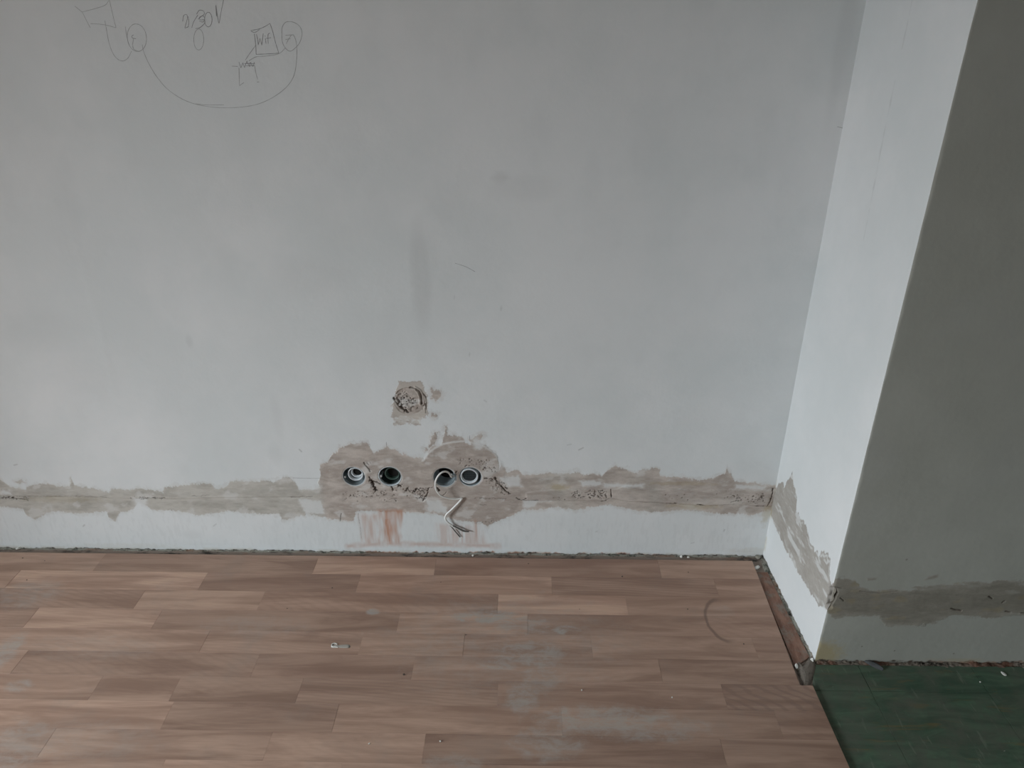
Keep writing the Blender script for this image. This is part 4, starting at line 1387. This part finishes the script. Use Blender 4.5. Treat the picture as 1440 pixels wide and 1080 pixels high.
# box 1: grey shell, wide pale conduit end lying askew
shell(roots[0], M['shell_grey'], 0)
rim(0)
hu, hz, _ = HOLES[0]
part('conduit', roots[0], M['conduit'], shifted(corrugated(0.0245, 0.0215, 0.006, 0.030, 0.008, 0.0025), 0.004, 0.004, 0.10, 0.12), hu, hz)
part('inner_conduit', roots[0], M['conduit'], shifted(corrugated(0.0185, 0.0155, 0.010, 0.022, 0.006, 0.002), 0.008, 0.008, 0.10, 0.15), hu, hz)
part('hole_shade_disc', roots[0], M['void'], shifted(lathe([(0.0160, 0.0165), (0.0, 0.0165)], 32), 0.0095, 0.0105), hu, hz)  # black disc near the mouth, painted stand-in for the conduit's dark depth
lug(roots[0], hu, hz, math.radians(188))

# box 2: grey rim, dark inside, dark green conduit bending in
shell(roots[1], M['shell_dark'], 1)
hu, hz, _ = HOLES[1]
rim(1)
part('conduit', roots[1], M['conduit_dark'], shifted(corrugated(0.0235, 0.0205, 0.010, 0.036, 0.0065, 0.0018), 0.003, 0.004, 0.25, 0.02), hu, hz)
part('hole_shade_disc', roots[1], M['void'], shifted(lathe([(0.0212, 0.024), (0.0, 0.024)], 32), 0.009, 0.0045), hu, hz)
lug(roots[1], hu, hz, math.radians(183), M['conduit'])

# box 3: grey shell, dark disc painting the shaded opening the cable comes from
shell(roots[2], M['shell_grey'], 2)
rim(2)
hu, hz, _ = HOLES[2]
part('hole_shade_disc', roots[2], M['void'], shifted(lathe([(0.026, 0.0440), (0.026, 0.0432), (0.0, 0.0432)], 32), 0.004, -0.003), hu, hz)
lug(roots[2], hu, hz, math.radians(5))
# bridge between boxes 3 and 4
V, F = box_mesh([(0.0335, 0.0, -0.012, 0.0425, 0.012, 0.010)])
part('bridge', roots[2], M['shell_grey'], (V, F), hu, hz, 0.0008, False, 'grey plastic bridge to the neighbouring box')

# box 4: white conduit ring filling it, black grid over the end
shell(roots[3], M['shell_grey'], 3)
rim(3)
hu, hz, _ = HOLES[3]
part('conduit', roots[3], M['conduit'], shifted(corrugated(0.0285, 0.0238, -0.001, 0.028, 0.009, 0.002), -0.0030, 0.002, 0.02, 0.12), hu, hz)
gx, gz = -0.0030, 0.0040
part('inner_ring', roots[3], M['conduit'], shifted(lathe([(0.0242, 0.010), (0.0242, 0.001), (0.0224, 0.0004), (0.0220, 0.010)], 48), gx, gz), hu, hz)
part('grid_shade_disc', roots[3], M['void'], shifted(lathe([(0.0224, 0.0048), (0.0, 0.0048)], 40), gx, gz), hu, hz)  # black disc close behind the grid, painting the shade inside the conduit
gr = []
for k in range(-4, 5):
    q = k * 0.0044
    if abs(q) < 0.021:
        L_ = math.sqrt(0.0216 ** 2 - q * q)
        gr.append((gx + q - 0.0004, 0.0026, gz - L_, gx + q + 0.0004, 0.0040, gz + L_))
        gr.append((gx - L_, 0.0022, gz + q - 0.0004, gx + L_, 0.0036, gz + q + 0.0004))
part('grid', roots[3], M['mesh_black'], box_mesh(gr), hu, hz, 0, False, 'black square grid')

# ================================================================== CABLE
cpts = [(634.5, 670.5, 0.004), (631.5, 665.5, 0.014), (626.5, 663.2, 0.024), (620.5, 665, 0.032), (615, 671, 0.036), (612.2, 679, 0.036), (613.5, 689, 0.032),
        (620, 697, 0.026), (630, 700.6, 0.019), (641, 701.8, 0.012), (650.2, 700.6, 0.007)]
hu, hz, _ = HOLES[2]
c1_ = catmull([FB.P(hu - 0.019, hz - 0.010, -0.034), FB.P(hu - 0.0235, hz - 0.003, -0.012)] + [FB.at(*p) for p in cpts], 8)
c2_ = catmull([FB.at(*p) for p in [(650.2, 700.6, 0.007), (644.5, 707, 0.009), (634.5, 717, 0.012), (627.4, 724, 0.013), (626.3, 730, 0.013), (630.5, 735.5, 0.011), (636.5, 739.6, 0.009)]], 8)
cable = thing('cable', 'thin white cable looping out of the third socket box, ends split', 'cable', tuple(FB.at(626, 730, 0.013)))
V, F = tube_mesh(c1_ + c2_[1:], 0.0028, 12)
mesh_obj('sheath', V, F, M['cable'], cable, True)
w1 = catmull([FB.at(*p) for p in [(635.5, 739.2, 0.0095), (642, 741.8, 0.010), (649, 745.3, 0.010), (654, 747, 0.009), (659.5, 747.6, 0.008)]], 6)
nw = len(w1)
V, F = tube_mesh(w1, [0.0022 + 0.0010 * math.sin(math.pi * i / nw) for i in range(nw)], 10)
mesh_obj('wire_end', V, F, M['wire'], cable, True)
w2 = catmull([FB.at(*p) for p in [(633, 738.4, 0.0090), (637.5, 744, 0.0065), (642, 749.5, 0.005), (646.8, 755.2, 0.004)]], 6)
V, F = tube_mesh(w2, 0.0019, 10)
mesh_obj('wire_end', V, F, M['wire'], cable, True)
w3 = catmull([FB.at(*p) for p in [(635, 739.6, 0.0105), (640, 742.0, 0.0105), (645, 744.3, 0.010)]], 6)
V, F = tube_mesh(w3, 0.0021, 10)
mesh_obj('stripped_end', V, F, M['cable'], cable, True)

# ================================================================== PENCIL MARKS
def wall_h(F_, fn, u, z):
    return fn(np.array([[u]]), np.array([[z]]))['h'][0, 0]


def strokes(name, lst, width, mat, parent, F_=FB, fn=back_fn, smooth_n=5, seed=0):
    V, Fc = [], []
    r = np.random.RandomState(seed)
    allp = []
    for st in lst:
        uz = [F_.uz(*p) for p in st]
        if len(uz) > 2:
            uz = catmull(uz, smooth_n)
        else:
            uz = [uz[0] + (uz[1] - uz[0]) * k / 6 for k in range(7)]
        allp.append(uz)
    flat = np.array([p for s in allp for p in s])
    hs = (0.0022 * fbm(flat[:, 0], flat[:, 1], 1.7, 3, 2) + 0.0007 * fbm(flat[:, 0], flat[:, 1], 9, 3, 5)) if F_ is FB else np.zeros(len(flat)) + 0.001
    if F_ is FR:
        hs = 0.0018 * fbm(flat[:, 0], flat[:, 1], 2.5, 3, 202) + 0.0006 * fbm(flat[:, 0], flat[:, 1], 12, 3, 205)
    i = 0
    for uz in allp:
        n = len(uz)
        b = len(V)
        for k, p in enumerate(uz):
            t = uz[min(k + 1, n - 1)] - uz[max(k - 1, 0)]
            t = t / (np.linalg.norm(t) + 1e-9)
            nn = np.array([-t[1], t[0]]) * width * 0.5 * r.uniform(0.55, 1.15)
            h = hs[i] + 0.00030
            i += 1
            for sgn, e in ((1, 0), (0, 0.00022), (-1, 0)):
                V.append(tuple(F_.P(p[0] + nn[0] * sgn, p[1] + nn[1] * sgn, h + e)))
        for k in range(n - 1):
            a = b + k * 3
            Fc.append((a, a + 1, a + 4, a + 3))
            Fc.append((a + 1, a + 2, a + 5, a + 4))
    o = mesh_obj(name, V, Fc, mat, parent)
    return o


q4 = lambda pts: [(100 + x / 4, y / 4) for x, y in pts]


def ell(cx, cy, rx, ry, a0=0, a1=360, rot=0, n=16):
    out = []
    for k in range(n + 1):
        a = math.radians(a0 + (a1 - a0) * k / n)
        x, y = rx * math.cos(a), ry * math.sin(a)
        c, s = math.cos(math.radians(rot)), math.sin(math.radians(rot))
        out.append((cx + x * c - y * s, cy + x * s + y * c))
    return out


diag = [q4(s) for s in [
    [(110, 133), (150, 135), (200, 142), (252, 156)], [(190, 116), (200, 170), (213, 240), (235, 300), (262, 333), (292, 343), (320, 326), (340, 288)],
    ell(370, 212, 54, 78, -80, 290, -6), [(345, 262), (356, 280), (385, 290)],
    [(400, 250), (408, 290), (438, 360), (480, 430), (540, 500), (620, 555), (700, 586), (800, 603), (900, 606), (1000, 597), (1080, 575), (1160, 532), (1220, 480), (1255, 420), (1268, 340), (1270, 270), (1263, 225), (1250, 195)],
    [(700, 584), (760, 590), (860, 590)],
    [(1185, 170), (1187, 230), (1203, 268), (1230, 288), (1258, 272), (1285, 240), (1299, 190), (1287, 150), (1250, 125), (1210, 124), (1188, 150), (1184, 185)],
    [(1205, 199), (1250, 196)], [(1238, 198), (1222, 222), (1210, 246)], [(1206, 222), (1234, 218)],
    [(1205, 270), (1168, 302), (1100, 315), (1040, 320), (1000, 342)],
    [(1040, 252), (1005, 300), (980, 338)], [(905, 372), (938, 374)], [(944, 380), (945, 430), (947, 482)], [(947, 482), (972, 464)], [(1032, 370), (1040, 415), (1050, 446)],
    ell(718, 222, 28, 59, -110, 250), [(1045, 462), (1058, 461)]]]
faint = [q4(s) for s in [[(60, 68), (130, 50), (190, 30), (212, 4)], [(216, 0), (234, 80), (253, 156)], [(64, 70), (85, 112), (108, 156)], [(20, 34), (60, 66)], [(352, 215), (346, 250), (350, 270)], [(305, 150), (314, 210), (330, 262)]]]
dark = [q4(s) for s in [
    [(628, 120), (634, 88), (650, 82), (655, 100), (648, 128), (640, 156)], [(642, 158), (662, 150)], [(658, 92), (663, 120), (660, 150)], [(714, 84), (690, 122), (679, 156)], [(706, 80), (722, 58), (745, 62), (748, 82), (722, 98), (728, 112), (750, 112), (750, 132), (724, 156), (700, 161)],
    [(716, 108), (738, 90), (752, 102), (742, 124), (722, 118)],
    ell(772, 110, 21, 41, -90, 275), [(815, 28), (822, 80), (832, 130), (842, 76), (858, -2)], [(814, 32), (818, 90)],
    [(1010, 172), (1060, 162), (1092, 148), (1118, 132)], [(1118, 132), (1132, 172), (1148, 235), (1168, 299)], [(1168, 299), (1110, 303), (1040, 306)], [(1040, 306), (1038, 255), (1030, 190)], [(1012, 176), (1034, 182), (1060, 166)],
    [(1042, 193), (1048, 222), (1052, 252)], [(1052, 252), (1062, 216)], [(1062, 216), (1072, 254)], [(1072, 254), (1080, 188)], [(1092, 216), (1096, 246)], [(1089, 202), (1093, 204)], [(1118, 186), (1107, 196), (1108, 246)], [(1098, 216), (1124, 212)],
    [(944, 350), (955, 382)], [(955, 382), (966, 353)], [(966, 353), (975, 380)], [(975, 380), (990, 342)], [(975, 358), (1034, 358)], [(985, 370), (1032, 368)], [(990, 350), (1004, 374), (1008, 350), (1022, 374), (1030, 350)],
    [(352, 196), (342, 203), (346, 214), (366, 218)]]]
o = strokes('pencil_sketch', diag, 0.0014, M['pencil_faint'], wall_back, seed=1)
o['label'] = 'pencil wiring sketch with circles and a long arc'
o = strokes('pencil_outline', faint, 0.0013, M['pencil_faint'], wall_back, seed=2)
o = strokes('pencil_writing', dark, 0.0015, M['pencil'], wall_back, seed=3)
o['label'] = 'pencilled 230V and Wifi notes'
marks = [[(412, 672), (430, 672.4), (455, 672.6)], [(543.5, 621), (543.7, 632)], [(660.6, 612), (660.6, 636)], [(1177, 178), (1185, 180)], [(640, 370), (655, 375), (668, 382)]]
o = strokes('pencil_tick', marks, 0.0012, M['pencil'], wall_back, seed=4)

print('objects', len(bpy.data.objects), 'tris', sum(len(o.data.loops) - 2 * len(o.data.polygons) for o in bpy.data.objects if o.type == 'MESH'))
